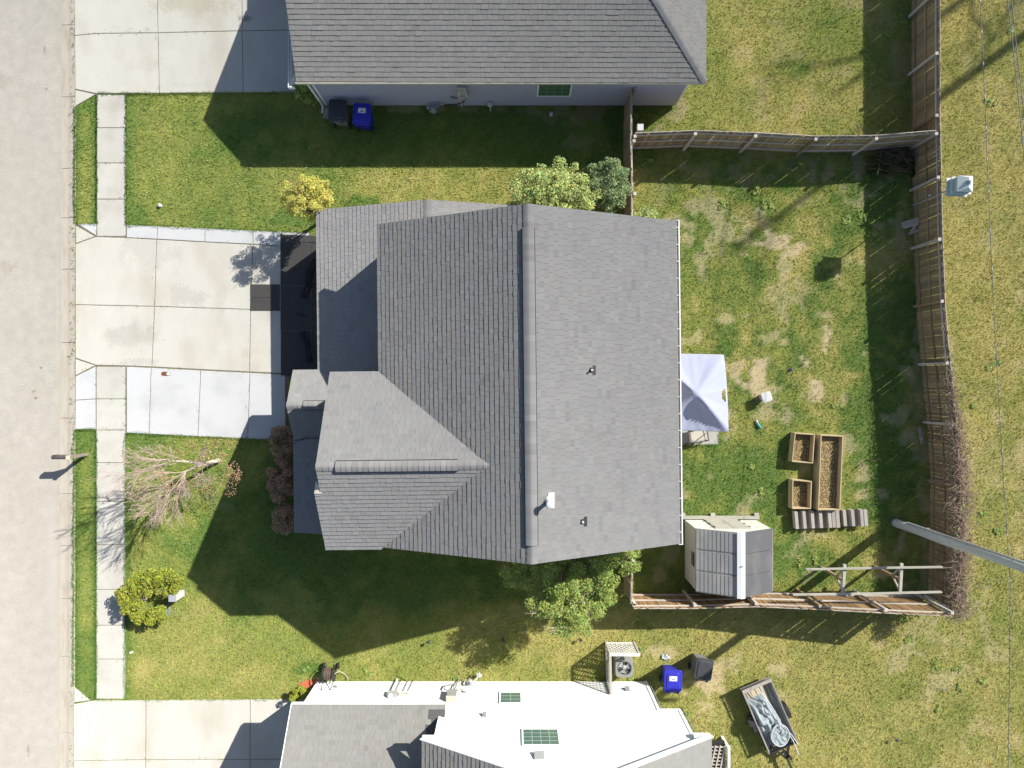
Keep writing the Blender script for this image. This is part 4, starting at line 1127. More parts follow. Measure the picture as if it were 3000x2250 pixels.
for i in range(40):      # loose runners trailing on the fence face
    v = r.uniform(950, 1300); x = (fence_x(v) - 1500) / 71.72; y = (1125 - v) / 71.72
    p = [Vector((x - .03 + r.gauss(0, .06), y, 1.85))]
    for k in range(5): p.append(p[-1] + Vector((r.gauss(0, .05), -.16 + r.gauss(0, .12), r.gauss(-.03, .10))))
    vm.tube(p, .006, 3, cap=False)
vo = vm.build("stem", MAT['vine'], vt)
cl += [(*P(u, v, z).xy, z, .10) for u, v, z in ((2712, 1760, 1.2), (2725, 1772, 1.4), (2735, 1780, 1.3), (2702, 1756, 1.0), (2745, 1765, 1.5), (2765, 1790, 1.2), (2795, 1525, 1.7), (2790, 1540, 1.6), (2805, 1560, 1.5))]
leaves(lm, cl, 700, .055, r=r); lm.build("foliage", MAT['leaf_lime'], vt)

# brush pile in the shaded corner
r = random.Random(18); cx, cy = XY(2610, 480)
bp = thing("brush_pile", "heap of cut branches in the shaded corner of the back yard", "brush pile", loc=(cx, cy, 0))
vm = MB()
for i in range(150):
    p = Vector((cx + r.gauss(0, .45), cy + r.gauss(0, .35), r.uniform(.05, .5))); a = r.gauss(.1, .6); L = r.uniform(.3, 1.3)
    d = Vector((math.cos(a), math.sin(a), r.gauss(0, .12)))
    vm.tube([p - d * L / 2, p + Vector((r.gauss(0, .04), r.gauss(0, .05), .03)), p + d * L / 2], [.013, .011, .005], 4, cap=False)
vm.build("branch", MAT['darkbark'], bp)
lm = MB(); leaves(lm, clumps_in((cx - .45, cy, .15), (.55, .5, .15), 16, .2, r, 0) + clumps_in((cx + .55, cy - .2, .2), (.3, .4, .2), 8, .15, r, 0), 4200, .06, r=r); lm.build("foliage", MAT['leaf_dark'], bp)

# scattered broad-leaved weeds and tufts by walls
r = random.Random(19); wm = MB(); wc = []
for u, v, s in ((2350, 1645, .2), (2390, 1640, .15), (2485, 1650, .2), (2460, 1655, .15), (2650, 1815, .2), (2660, 1875, .22), (2700, 1790, .15), (2740, 1960, .25), (2810, 1960, .2), (2750, 2080, .15), (2880, 1990, .15), (2815, 2015, .15),
                (1395, 1975, .22), (1330, 1985, .15), (1180, 1985, .12), (2010, 2090, .15), (2900, 1080, .2), (2930, 1060, .15), (2850, 1190, .12), (2880, 1500, .15), (2920, 1560, .15), (2560, 690, .2), (2540, 640, .25), (2480, 650, .2), (2220, 560, .2), (2250, 600, .2), (2350, 480, .15), (1905, 470, .12), (2600, 100, .15), (2640, 60, .2), (2560, 40, .12), (2120, 600, .2), (2900, 300, .15), (2960, 90, .15), (2580, 770, .12), (2450, 1190, .15), (2200, 1370, .15), (2230, 1440, .15), (1880, 1900, .06), (1745, 1992, .15), (1850, 1990, .1), (1070, 1965, .15), (985, 1950, .12), (900, 1960, .12)):
    x, y = XY(u, v); wc += [(x + r.gauss(0, s * .5), y + r.gauss(0, s * .5), .05, s * r.uniform(.35, .7)) for _ in range(5)]
for c in wc: leaves(wm, [(c[0], c[1], .05, c[3])], 22, .05, r=r, flat=1.0)
wm.v = [(a, b, max(.01, min(c * .5, .12))) for a, b, c in wm.v]
tag(wm.build("weeds", MAT['leaf_green']), "broad-leaved weeds dotted through the lawns", "weeds", kind="stuff")

# ================================================================ THINGS
class Loc:
    """small local frame: builds in local metres, places at (x, y, z) turned by rz"""
    def __init__(self, x, y, z=0, rz=0, parent=None):
        self.o = Vector((x, y, z)); self.c, self.s = math.cos(rz), math.sin(rz); self.rz = rz; self.t = parent
    def p(self, a, b, c=0): return Vector((self.o.x + a * self.c - b * self.s, self.o.y + a * self.s + b * self.c, self.o.z + c))
    def box(self, mb, x0, x1, y0, y1, z0, z1, col=None, taper=0.0):
        b = [self.p(x, y, z0) for x, y in ((x0 + taper, y0 + taper), (x1 - taper, y0 + taper), (x1 - taper, y1 - taper), (x0 + taper, y1 - taper))]
        t = [self.p(x, y, z1) for x, y in ((x0, y0), (x1, y0), (x1, y1), (x0, y1))]
        mb.hexa(b, t, col); return mb
    def part(self, name, mat, *a, parent=None, **k): return self.box(MB(), *a, **k).build(name, mat, parent or self.t)

def rounded(x0, x1, y0, y1, r, n=4):
    out = []
    for cx, cy, a0 in ((x1 - r, y1 - r, 0), (x0 + r, y1 - r, 90), (x0 + r, y0 + r, 180), (x1 - r, y0 + r, 270)):
        for k in range(n + 1):
            a = math.radians(a0 + 90 * k / n); out.append((cx + r * math.cos(a), cy + r * math.sin(a)))
    return out

def loft(mb, rings):
    n = len(rings[0]); vs = [p for rg in rings for p in rg]
    fs = [(i * n + k, i * n + (k + 1) % n, (i + 1) * n + (k + 1) % n, (i + 1) * n + k) for i in range(len(rings) - 1) for k in range(n)]
    fs += [tuple(range(n - 1, -1, -1)), tuple(range((len(rings) - 1) * n, len(rings) * n))]
    mb.add(vs, fs); return mb

# ---------------------------------------------------------------- wheeled bins (hinge towards local -y)
def bin_(u, v, rz, lid, body, label, sticker=False, lidrz=0.0):
    c = P(u, v, 1.06); t = thing("wheeled_bin", label, "trash bin", "wheeled bins beside the houses", loc=(c.x, c.y, 0))
    L = Loc(c.x, c.y, 0, rz, t)
    ring = lambda x0, x1, y0, y1, r, z: [L.p(a, b, z) for a, b in rounded(x0, x1, y0, y1, r)]
    loft(MB(), [ring(-.24, .24, -.26, .24, .06, .03), ring(-.30, .30, -.35, .33, .07, .80), ring(-.31, .31, -.36, .36, .07, .98)]).build("body", body, t)
    loft(MB(), [ring(-.33, .33, -.38, .38, .07, .93), ring(-.34, .34, -.39, .39, .07, .985), ring(-.32, .32, -.37, .37, .07, .99)]).build("rim", body, t)
    lo = loft(MB(), [ring(-.35, .35, -.42, .42, .09, .992), ring(-.36, .36, -.43, .43, .10, 1.02), ring(-.34, .34, -.41, .41, .10, 1.045), ring(-.26, .26, -.33, .34, .10, 1.055), ring(-.24, .24, -.30, .31, .09, 1.085), ring(-.20, .20, -.25, .26, .08, 1.09)]).build("lid", lid, t)
    m_ = MB(); m_.tube([L.p(-.27, -.47, .98), L.p(.27, -.47, .98)], .018, 8)
    for s in (-.24, .24): m_.bar(L.p(s, -.36, .96), L.p(s, -.48, .99), .05, .035)
    m_.build("handle", body, t)
    for s in (-.2, .2): L.part("hinge", MAT['darkgray'] if lid is MAT['darkgray'] else lid, s - .03, s + .03, -.50, -.41, .985, 1.03)
    for s in (-.28, .28):
        m_ = MB(); q = L.p(s, -.28, .13); d = L.p(s + .05 * (1 if s > 0 else -1), -.28, .13) - q
        m_.tube([q, q + d], .13, 16); m_.build("wheel", MAT['metaldark'], t)
    if sticker:
        so = L.part("sticker", MAT['white'], -.15, .15, .02, .21, 1.0905, 1.093, parent=lo)
        m_ = MB()
        for k in range(3): L.box(m_, -.06 - .01 * k, .07, .165 - k * .04, .178 - k * .04, 1.0932, 1.0938)
        L.box(m_, -.06, .06, .055, .082, 1.0932, 1.0938); m_.build("print", MAT['ink'], so)
        m_ = MB()
        for kx, ky in ((-.125, .165), (.10, .165), (-.125, .045), (.10, .055)): L.box(m_, kx, kx + .025, ky, ky + .03, 1.0932, 1.0939)
        m_.build("icon", MAT['redink'], so)
    return t
bin_(988, 322, math.radians(-3), MAT['darkgray'], MAT['binbody'], "gray wheeled bin with black lid against the blue-gray house")
bin_(1060, 333, math.radians(-4), MAT['blue'], MAT['bluebody'], "blue recycling bin standing in the shade of the blue-gray house", True)
bin_(1972, 1996, math.radians(-2), MAT['blue'], MAT['bluebody'], "blue recycling bin standing in the sun by the white house", True)
bin_(2062, 1962, math.radians(-9), MAT['darkgray'], MAT['binbody'], "dark gray wheeled bin crossed by the pole shadow near the white house")
gp = thing("green_panel", "gray-green panel leaning behind the gray bin", "panel", loc=(*XY(955, 330), 0))
MB().add([P(946, 345, .02), P(962, 350, .02), P(964, 322, .55), P(956, 316, .55)], [(0, 1, 2, 3)]).add([P(946, 345, .0) + Vector((.02, .02, 0)), P(962, 350, .0) + Vector((.02, .02, 0)), P(964, 322, .55) + Vector((.02, .02, 0)), P(956, 316, .55) + Vector((.02, .02, 0))], [(3, 2, 1, 0)]).build("sheet", MAT['greenbox'], gp)
MB().bar(P(946, 345, .03), P(956, 316, .57), .02, .03).build("edge", MAT['metal'], gp)

# ---------------------------------------------------------------- meters on the blue-gray house (wall plane y = 11.36)
YW = 11.345
em = thing("electric_meter", "white and gray electric meter box on the blue-gray wall", "meter box", loc=(-1.9, YW, 1.2))
MB().box(-2.09, -1.73, YW - .17, YW, 1.22, 1.80).build("casing", MAT['beige'], em)
MB().hexa([(-2.08, YW - .15, 1.802), (-1.74, YW - .15, 1.802), (-1.74, YW, 1.802), (-2.08, YW, 1.802)], [(-2.08, YW - .12, 2.12), (-1.74, YW - .12, 2.12), (-1.74, YW, 2.12), (-2.08, YW, 2.12)]).build("upper_box", MAT['metal'], em)
MB().box(-1.99, -1.80, YW - .178, YW - .171, 1.62, 1.67).build("slot", MAT['ink'], em)
m_ = MB()
for k in range(4): m_.box(-2.02, -1.80, YW - .178, YW - .171, 1.30 + k * .06, 1.325 + k * .06)
m_.build("louver", MAT['metalgray'], em)
m_ = MB(); m_.tube([(-1.80, YW - .08, 1.22), (-1.80, YW - .08, 1.0), (-1.95, YW - .06, .55), (-2.25, YW - .06, .32), (-2.75, YW - .06, .28)], .022, 7); m_.build("cable", MAT['cable'], em)
m_ = MB(); m_.tube([(-2.05, YW - .06, 1.22), (-2.04, YW - .06, .6), (-2.02, YW - .06, .02)], .022, 7); m_.build("conduit", MAT['beige'], em)
jb = thing("junction_box", "small gray junction box left of the electric meter", "junction box", loc=(-2.33, YW, .95))
MB().box(-2.44, -2.28, YW - .09, YW, .82, 1.02).build("casing", MAT['pipe'], jb); MB().tube([(-2.28, YW - .05, .92), (-2.09, YW - .05, .95)], .014, 6).build("conduit", MAT['metaldark'], jb)
for (x0, z0, lab) in ((-2.86, .42, "small white wall outlet above the gas meter"), (-5.65, .45, "small white wall outlet beside the shaded blue bin")):
    t = thing("wall_outlet", lab, "outlet", loc=(x0, YW, z0))
    MB().box(x0, x0 + .15, YW - .03, YW, z0, z0 + .12).build("plate", MAT['plastic_white'], t); MB().box(x0 + .05, x0 + .10, YW - .05, YW - .031, z0 + .02, z0 + .09).build("socket", MAT['metaldark'], t)
gm = thing("gas_meter", "gray gas meter with pipes at the foot of the blue-gray wall", "gas meter", loc=(-3.2, 11.15, 0))
MB().box(-3.28, -3.06, 10.98, 11.16, .22, .52).build("casing", MAT['pipe'], gm); MB().lathe([(.06, .52), (.055, .56), (.02, .57)], -3.17, 11.05, 12).build("dial", MAT['metal'], gm)
m_ = MB(); m_.tube([(-3.36, 11.12, .0), (-3.36, 11.12, .48), (-3.24, 11.10, .52)], .024, 7); m_.tube([(-3.10, 11.10, .52), (-2.98, 11.14, .5), (-2.90, 11.22, .46), (-2.90, 11.34, .46)], .024, 7); m_.build("pipe", MAT['pipe'], gm)
MB().lathe([(.06, .40), (.075, .44), (.04, .50)], -3.38, 11.13, 10).build("regulator", MAT['metal'], gm)
up = thing("utility_stub", "white utility box on a post at the blue-gray wall", "utility box", loc=(-.9, 11.2, 0))
MB().hexa([(-.985, 11.20, .30), (-.795, 11.20, .30), (-.795, 11.30, .30), (-.985, 11.30, .30)], [(-.965, 11.18, .56), (-.815, 11.18, .56), (-.815, 11.30, .56), (-.965, 11.30, .56)]).build("casing", MAT['plastic_white'], up)
MB().tube([(-.885, 11.24, .30), (-.885, 11.18, .1), (-.88, 11.16, .0)], .022, 7).build("post", MAT['plastic_white'], up)
def cap_pipe(u, v, r_, h, label):
    x, y = XY(u, v); t = thing("cleanout_pipe", label, "pipe cap", loc=(x, y, 0))
    MB().lathe([(r_ * .9, -.02), (r_ * .9, h - .03)], x, y, 14).build("pipe", MAT['plastic_white'], t); MB().lathe([(r_, h - .04), (r_ * 1.03, h), (r_ * .6, h + .02), (r_ * .3, h + .03)], x, y, 14).build("cap", MAT['plastic_white'], t)
cap_pipe(1614, 337, .07, .16, "white capped pipe in the shaded lawn by the blue-gray house")
cap_pipe(471, 603, .07, .10, "round white pipe cap in the front lawn above the driveway")
# cover in the new concrete
x, y = XY(487, 1095); cc = thing("valve_cover", "rusty oblong cover with a white cap set in the new concrete", "cover", loc=(x, y, .02))
MB().prism([(x + a, y + b) for a, b in rounded(-.19, .19, -.085, .085, .083)], .0, .034).build("plate", MAT['rust'], cc); MB().lathe([(.075, .03), (.07, .05), (.03, .055)], x + .10, y, 14).build("cap", MAT['plastic_white'], cc)

# ---------------------------------------------------------------- black rubber mats at the garage
def mat_(px, z, label, grp="black rubber mats at the garage"):
    o = MB().prism(inset(poly_m(px), .0015), z, z + .016).build("rubber_mat", MAT['rubber'])
    tag(o, label, "mat", grp); return o
mat_([(823, 707), (823, 687), (1005, 695), (1005, 714)], .034, "narrow black mat strip along the top edge of the garage mats")
mat_([(823, 837), (823, 708), (912, 712), (912, 837)], .034, "sunlit black mat under the yellow tree's shadow")
mat_([(913, 837), (913, 712), (1008, 716), (1008, 837)], .034, "black mat half under the garage eave, next to the downspout")
mat_([(823, 968), (823, 838), (912, 838), (912, 968)], .034, "shaded black mat beside the two square mats")
mat_([(913, 968), (913, 838), (1008, 838), (1008, 968)], .034, "black mat tucked under the middle of the garage eave")
mat_([(824, 1100), (824, 969), (912, 969), (912, 1100)], .034, "shaded black mat next to the entry roof")
mat_([(913, 1100), (913, 969), (1008, 969), (1008, 1100)], .034, "black mat under the garage eave nearest the entry roof")
mat_([(735, 871), (735, 833), (821, 834), (821, 871)], .034, "upper square black mat lying on the driveway", "square mats on the driveway")
mat_([(735, 910), (735, 872), (821, 872), (821, 910)], .034, "lower square black mat lying on the driveway", "square mats on the driveway")
def roll(pts, wdt, label):
    t = thing("folded_mat", label, "mat", loc=pts[0]); m_ = MB()
    for a, b in zip(pts[:-1], pts[1:]): m_.bar(a, b, wdt, .10)
    m_.build("fold", MAT['cable'], t)
roll([P(924, 760, .10), P(906, 800, .11), P(903, 828, .10)], .22, "folded black mat leaning by the upper garage door")
roll([P(884, 972, .10), P(903, 1012, .11), P(905, 1062, .10)], .18, "bent black strip lying at the lower end of the garage door")
ld = thing("step_frame", "dark metal frame lying on the black mats", "frame", loc=P(900, 860))
m_ = MB(); a, b, c_, d_ = P(903, 830, .12), P(915, 835, .12), P(893, 868, .12), P(882, 862, .12)
for p_, q_ in ((a, b), (b, c_), (c_, d_), (d_, a), (P(882, 868, .1), P(900, 876, .1)), (P(871, 918, .1), P(893, 925, .1))): m_.bar(p_, q_, .05, .04)
m_.build("bar", MAT['cable'], ld)

# ---------------------------------------------------------------- mailbox on the verge
b = Vector((*XY(254, 1331), 0)); mt = thing("mailbox", "dark mailbox on a post at the kerb", "mailbox", loc=b)
MB().box(b.x - .055, b.x + .055, b.y - .055, b.y + .055, -.03, 1.22).build("post", MAT['mailpost'], mt)
MB().box(b.x - .075, b.x + .075, b.y - .075, b.y + .075, 1.221, 1.25).build("post_cap", MAT['stone'], mt)
MB().bar((b.x + .08, b.y, .97), (b.x - .55, b.y - .0, .97), .09, .05).build("arm", MAT['mailpost'], mt)
prof = [(-.085, 0), (.085, 0), (.085, .13)] + [(.085 * math.cos(a), .13 + .085 * math.sin(a)) for a in np.linspace(.3, 2.84, 7)] + [(-.085, .13)]
m_ = MB(); loft(m_, [[(b.x - xx, b.y + yy, 1.0 + zz) for yy, zz in prof] for xx in (.12, .64)]); mo = m_.build("box", MAT['mail'], mt)
m_ = MB(); loft(m_, [[(b.x - xx, b.y + yy * 1.06, .995 + zz * 1.05) for yy, zz in prof] for xx in (.642, .665)]); m_.build("door", MAT['mail'], mt)
MB().box(b.x - .50, b.x - .47, b.y + .091, b.y + .10, 1.05, 1.30).build("flag", MAT['rust'], mt)
MB().bar((b.x - .03, b.y, .75), (b.x - .40, b.y, .95), .06, .05).build("brace", MAT['mailpost'], mt)

# ---------------------------------------------------------------- utility boxes in the hedge
c = P(407, 1759, .45); t = thing("utility_post", "round tan utility post inside the hedge", "post", loc=(c.x, c.y, 0))
MB().lathe([(.13, -.02), (.125, .42)], c.x, c.y, 18).build("shaft", MAT['stone'], t, False); MB().lathe([(.14, .421), (.135, .45), (.06, .47)], c.x, c.y, 18).build("cap", MAT['stone'], t)
c = P(505, 1753, .75); t = thing("utility_pedestal", "pale metal utility pedestal at the right end of the hedge", "pedestal", loc=(c.x, c.y, 0))
L = Loc(c.x, c.y, 0, 0, t); L.part("casing", MAT['pedestal'], -.14, .14, -.12, .12, 0, .73); L.part("top", MAT['metal'], -.15, .15, -.135, .135, .731, .76)
c = P(483, 1788, .1); t = thing("ground_box", "gray-green lidded utility box flush with the lawn", "utility box", loc=(c.x, c.y, 0))
L = Loc(c.x, c.y, 0, math.radians(6), t); m_ = MB(); loft(m_, [[L.p(a, b_, z) for a, b_ in rounded(-.16, .16, -.22, .22, .05)] for z in (-.02, .09)]); m_.build("casing", MAT['greenbox'], t)
m_ = MB(); loft(m_, [[L.p(a, b_, z) for a, b_ in rounded(-.17, .17, -.23, .23, .05)] for z in (.091, .115)]); m_.build("lid", MAT['greenbox'], t)
m_ = MB()
for k in range(-3, 4): L.box(m_, k * .045 - .006, k * .045 + .006, -.19, .19, .1152, .119)
m_.build("rib", MAT['greenbox'], t)

# ---------------------------------------------------------------- back yard: canopy, chair, stool, planters, timber, arbor, shed
cn = thing("canopy_tent", "pale blue pop-up canopy over the back patio", "canopy", loc=(6.65, -.35, 0))
TRc, BRc, BLc, TLc = Vector((*P(2121, 1040, 2.15).xy, 2.15)), Vector((*P(2134, 1264, 2.15).xy, 2.15)), Vector((5.28, -1.72, 2.15)), Vector((5.16, 1.16, 2.15))
n = 36; m_ = MB(); vs = []; pk = P(2041, 1152, 3.25); r = random.Random(2)
ctr_s = ((pk.x - 5.2) / 2.92); ctr_t = ((pk.y + 1.76) / 2.92)
for j in range(n + 1):
    for i in range(n + 1):
        s, t_ = i / n, j / n
        q = BLc.lerp(BRc, s).lerp(TLc.lerp(TRc, s), t_)
        ds_ = (s - ctr_s) / (1 - ctr_s if s > ctr_s else ctr_s); dt = (t_ - ctr_t) / (1 - ctr_t if t_ > ctr_t else ctr_t)
        m = max(abs(ds_), abs(dt)); mi = min(abs(ds_), abs(dt)); q2 = mi / (m + 1e-6)
        z = 2.15 + 1.10 * (1 - m) ** .92
        panel = (1 - q2) * m
        sag = .13 * math.sin(math.pi * min(1, m)) * (1 - q2 ** 3) + .05 * m * (1 - q2) * (1 - m * .3)
        if dt < 0 and abs(dt) >= abs(ds_): sag *= 1.9
        if ds_ < 0 and abs(ds_) >= abs(dt): sag *= 1.5
        if ds_ > 0 and ds_ >= abs(dt): sag *= .35
        ang = math.atan2(dt, ds_)
        fold = .018 * math.sin(ang * 9 + 1.3) * math.sin(math.pi * min(1, m)) + .010 * math.sin(ang * 23) * m
        bow = .045 * (1 - (2 * t_ - 1) ** 2) * max(0, (s - .85) / .15)
        vs.append((q.x + bow, q.y, z - sag + fold))
fs = [(j * (n + 1) + i, j * (n + 1) + i + 1, (j + 1) * (n + 1) + i + 1, (j + 1) * (n + 1) + i) for j in range(n) for i in range(n) if not (i in (33, 34) and 14 <= j <= 19 and not (i == 33 and j in (14, 19)))]
m_.add(vs, fs); m_.build("top", MAT['fabric'], cn, True)
# valance: short hanging cloth on all edges with a torn gap at the right
edges = [[vs[i] for i in range(n + 1)], [vs[n * (n + 1) + i] for i in range(n + 1)], [vs[j * (n + 1)] for j in range(n + 1)], [vs[j * (n + 1) + n] for j in range(n + 1)]]
for ei, e in enumerate(edges):
    m_ = MB(); o_ = [(0, -1), (0, 1), (-1, 0), (1, 0)][ei]
    for a, b in zip(e[:-1], e[1:]):
        fl = .03
        m_.add([a, b, (b[0] + o_[0] * fl, b[1] + o_[1] * fl, b[2] - .26), (a[0] + o_[0] * fl, a[1] + o_[1] * fl, a[2] - .26)], [(0, 1, 2, 3)])
    m_.build("valance", MAT['fabric'], cn)
for q in (TRc, BRc, BLc, TLc):
    MB().tube([(q.x - .06 * (1 if q.x > 6 else -1), q.y * .96, 0), (q.x - .06 * (1 if q.x > 6 else -1), q.y * .96, 2.16)], .02, 8).build("leg", MAT['metalgray'], cn)

c = P(2043, 1276, .5); ch = thing("patio_chair", "cream cushioned patio chair at the edge of the canopy", "chair", loc=(c.x, c.y, 0))
L = Loc(c.x, c.y + .05, 0, math.radians(10), ch)
m_ = MB(); loft(m_, [[L.p(a, b_, z) for a, b_ in rounded(-.33, .33, -.30, .30, .12)] for z in (.36, .40, .50)] + [[L.p(a, b_, .54) for a, b_ in rounded(-.27, .27, -.24, .24, .12)]]); m_.build("seat", MAT['beige'], ch)
m_ = MB(); loft(m_, [[L.p(a, .30 + b_ * .5 + (z - .5) * .25, z) for a, b_ in rounded(-.33, .33, -.10, .10, .05)] for z in (.5, .7, .95)]); m_.build("backrest", MAT['beige'], ch)
for s in (-1, 1):
    m_ = MB(); m_.tube([L.p(s * .37, -.34, 0), L.p(s * .38, -.32, .60), L.p(s * .38, .05, .64), L.p(s * .36, .36, .62)], .022, 7); m_.build("arm", MAT['hose'], ch)
    MB().tube([L.p(s * .36, .36, .62), L.p(s * .36, .42, 0)], .022, 7).build("leg", MAT['hose'], ch)
MB().tube([L.p(-.37, -.34, .36), L.p(.37, -.34, .36)], .02, 7).build("front_rail", MAT['hose'], ch)

c = P(2246, 1163, .48); st = thing("stool", "white square-topped stool standing alone on the back lawn", "stool", loc=(c.x, c.y, 0))
MB().lathe([(.185, .425), (.20, .44), (.205, .475), (.18, .49), (.10, .492)], c.x, c.y, 24, sq=.72, rz=math.radians(18)).build("top", MAT['plastic_white'], st)
MB().lathe([(.135, .0), (.15, .42)], c.x, c.y, 24, sq=.6, rz=math.radians(18)).build("body", MAT['beige'], st)
c = P(2221, 1244); tl = thing("garden_tool", "small teal watering nozzle lying in the grass", "toy", loc=c)
MB().tube([c + Vector((-.06, .10, .06)), c + Vector((-.02, 0, .06)), c + Vector((.09, -.14, .05))], [.035, .055, .06], 10).build("body", MAT['teal'], tl)
MB().tube([c + Vector((-.09, .20, .06)), c + Vector((-.06, .10, .06))], [.03, .045], 10).build("neck", MAT['plastic_white'], tl)

def planter(rim, z, label, fill, boards=2):
    pts = [P(u, v, z) for u, v in rim]; c = sum(pts, Vector()) / 4
    t = thing("raised_bed", label, "planter", "cedar raised beds on the back lawn", loc=(c.x, c.y, 0))
    for i in range(4):
        a, b = pts[i], pts[(i + 1) % 4]; d = (b - a).normalized(); nrm = Vector((-d.y, d.x, 0))
        if nrm.dot(c - a) < 0: nrm = -nrm
        for k in range(boards):
            z0, z1 = k * z / boards + .002, (k + 1) * z / boards - .004
            off = nrm * .018; trim = .0 if i % 2 else .037
            MB().bar(a + off + d * trim + Vector((0, 0, (z0 + z1) / 2 - z)), b + off - d * trim + Vector((0, 0, (z0 + z1) / 2 - z)), .036, z1 - z0).build("board", MAT['cedar'], t)
    ins = [p + (c - p).normalized() * .055 for p in pts]
    m_ = MB(); n = 14; vs = []
    for j in range(n + 1):
        for i in range(n + 1):
            q = ins[0].lerp(ins[1], i / n).lerp(ins[3].lerp(ins[2], i / n), j / n)
            vs.append((q.x, q.y, fill + .05 * (float(fbm(q.x, q.y, .25, 3, 4.0)) - .5)))
    m_.add(vs, [(j * (n + 1) + i, j * (n + 1) + i + 1, (j + 1) * (n + 1) + i + 1, (j + 1) * (n + 1) + i) for j in range(n) for i in range(n)])
    so = m_.build("soil", MAT['straw'], t, True)
    r = random.Random(int(rim[0][0])); sm = MB()
    for _ in range(int(520 * (pts[0] - pts[1]).length * (pts[1] - pts[2]).length)):
        a, b = r.random(), r.random(); q = ins[0].lerp(ins[1], a).lerp(ins[3].lerp(ins[2], a), b)
        ang = r.gauss(.7, .8); l = r.uniform(.02, .055); zz = fill + r.uniform(.0, .05)
        dx, dy = math.cos(ang) * l, math.sin(ang) * l; wx, wy = -math.sin(ang) * .008, math.cos(ang) * .008
        k = r.uniform(.5, 1.9); g_ = r.random() < .12
        sm.add([(q.x - dx - wx, q.y - dy - wy, zz), (q.x - dx + wx, q.y - dy + wy, zz), (q.x + dx, q.y + dy, zz + r.uniform(-.01, .02))], [(0, 1, 2)], (.50 * k, .42 * k * (1.1 if g_ else .92), .20 * k) if not g_ else (.25 * k, .30 * k, .05))
    sm.build("straw", MAT['grass'], t)["kind"] = "stuff"
planter([(2329, 1268), (2388, 1272), (2382, 1358), (2320, 1353)], .45, "small cedar raised bed nearest the stool, upper left of the three", .09)
planter([(2405, 1274), (2471, 1277), (2462, 1494), (2397, 1495)], .60, "long cedar raised bed full of straw", .29, 2)
planter([(2322, 1405), (2379, 1410), (2376, 1491), (2321, 1491)], .45, "small cedar raised bed touching the gray timber steps", .09)
# gray timbers in front of the beds
tb = thing("timber_stack", "row of gray weathered timbers stepped side by side below the raised beds", "timber", loc=(*XY(2430, 1520), 0))
us = [2331, 2354, 2378, 2402, 2428, 2472, 2496, 2522]
for i, u in enumerate(us):
    a0, a1 = 1499 - i * .9, 1549 - i * .9 if i < 5 else 1541
    p, q = P(u, a0, .33), P(u + 4, a1, .33); MB().bar(p, q, .125, .09).build("timber", MAT['graywood'], tb)
    MB().bar(p + Vector((0, 0, -.15)), q + Vector((0, 0, -.15)), .11, .20).build("riser", MAT['graywood'], tb)
    nxt = 2 if i in (4,) else 1
    for k in range(nxt if i != 7 else 1):
        zz = .33 if i in (4, 7) else .04
        p2, q2 = P(u + 12 + k * 12, a0, zz), P(u + 16 + k * 12, a1, zz); MB().bar(p2, q2, .14, .06).build("plank", MAT['graywood'], tb)

# grape arbor: two T-posts with braces carrying two long beams
ar = thing("arbor", "weathered wooden arbor with two long beams in the lower yard corner", "arbor", loc=(*XY(2560, 1668), 0))
ZA = 2.1
bm1 = [P(2361, 1668, ZA), P(2560, 1664, ZA), P(2760, 1661, ZA)]; bm2 = [P(2322, 1742, ZA), P(2560, 1739, ZA), P(2758, 1734, ZA)]
for bm in (bm1, bm2):
    m_ = MB()
    for a, b in zip(bm[:-1], bm[1:]): m_.bar(a, b, .055, .13)
    m_.build("beam", MAT['graywoodx'], ar)
for u, v0, v1 in ((2474, 1653, 1745), (2641, 1650, 1743)):
    a, b = P(u, v0, ZA - .12), P(u - 5, v1, ZA - .12); MB().bar(a, b, .10, .10).build("crossarm", MAT['graywoodx'], ar)
    m = a.lerp(b, .52); MB().box(m.x - .05, m.x + .05, m.y - .05, m.y + .05, -.05, ZA - .17).build("post", MAT['fence'], ar)
    for s in (-.42, .42):
        MB().bar((m.x, m.y, ZA - .72), (m.x, m.y + s, ZA - .19), .05, .07).build("brace", MAT['graywoodx'], ar)

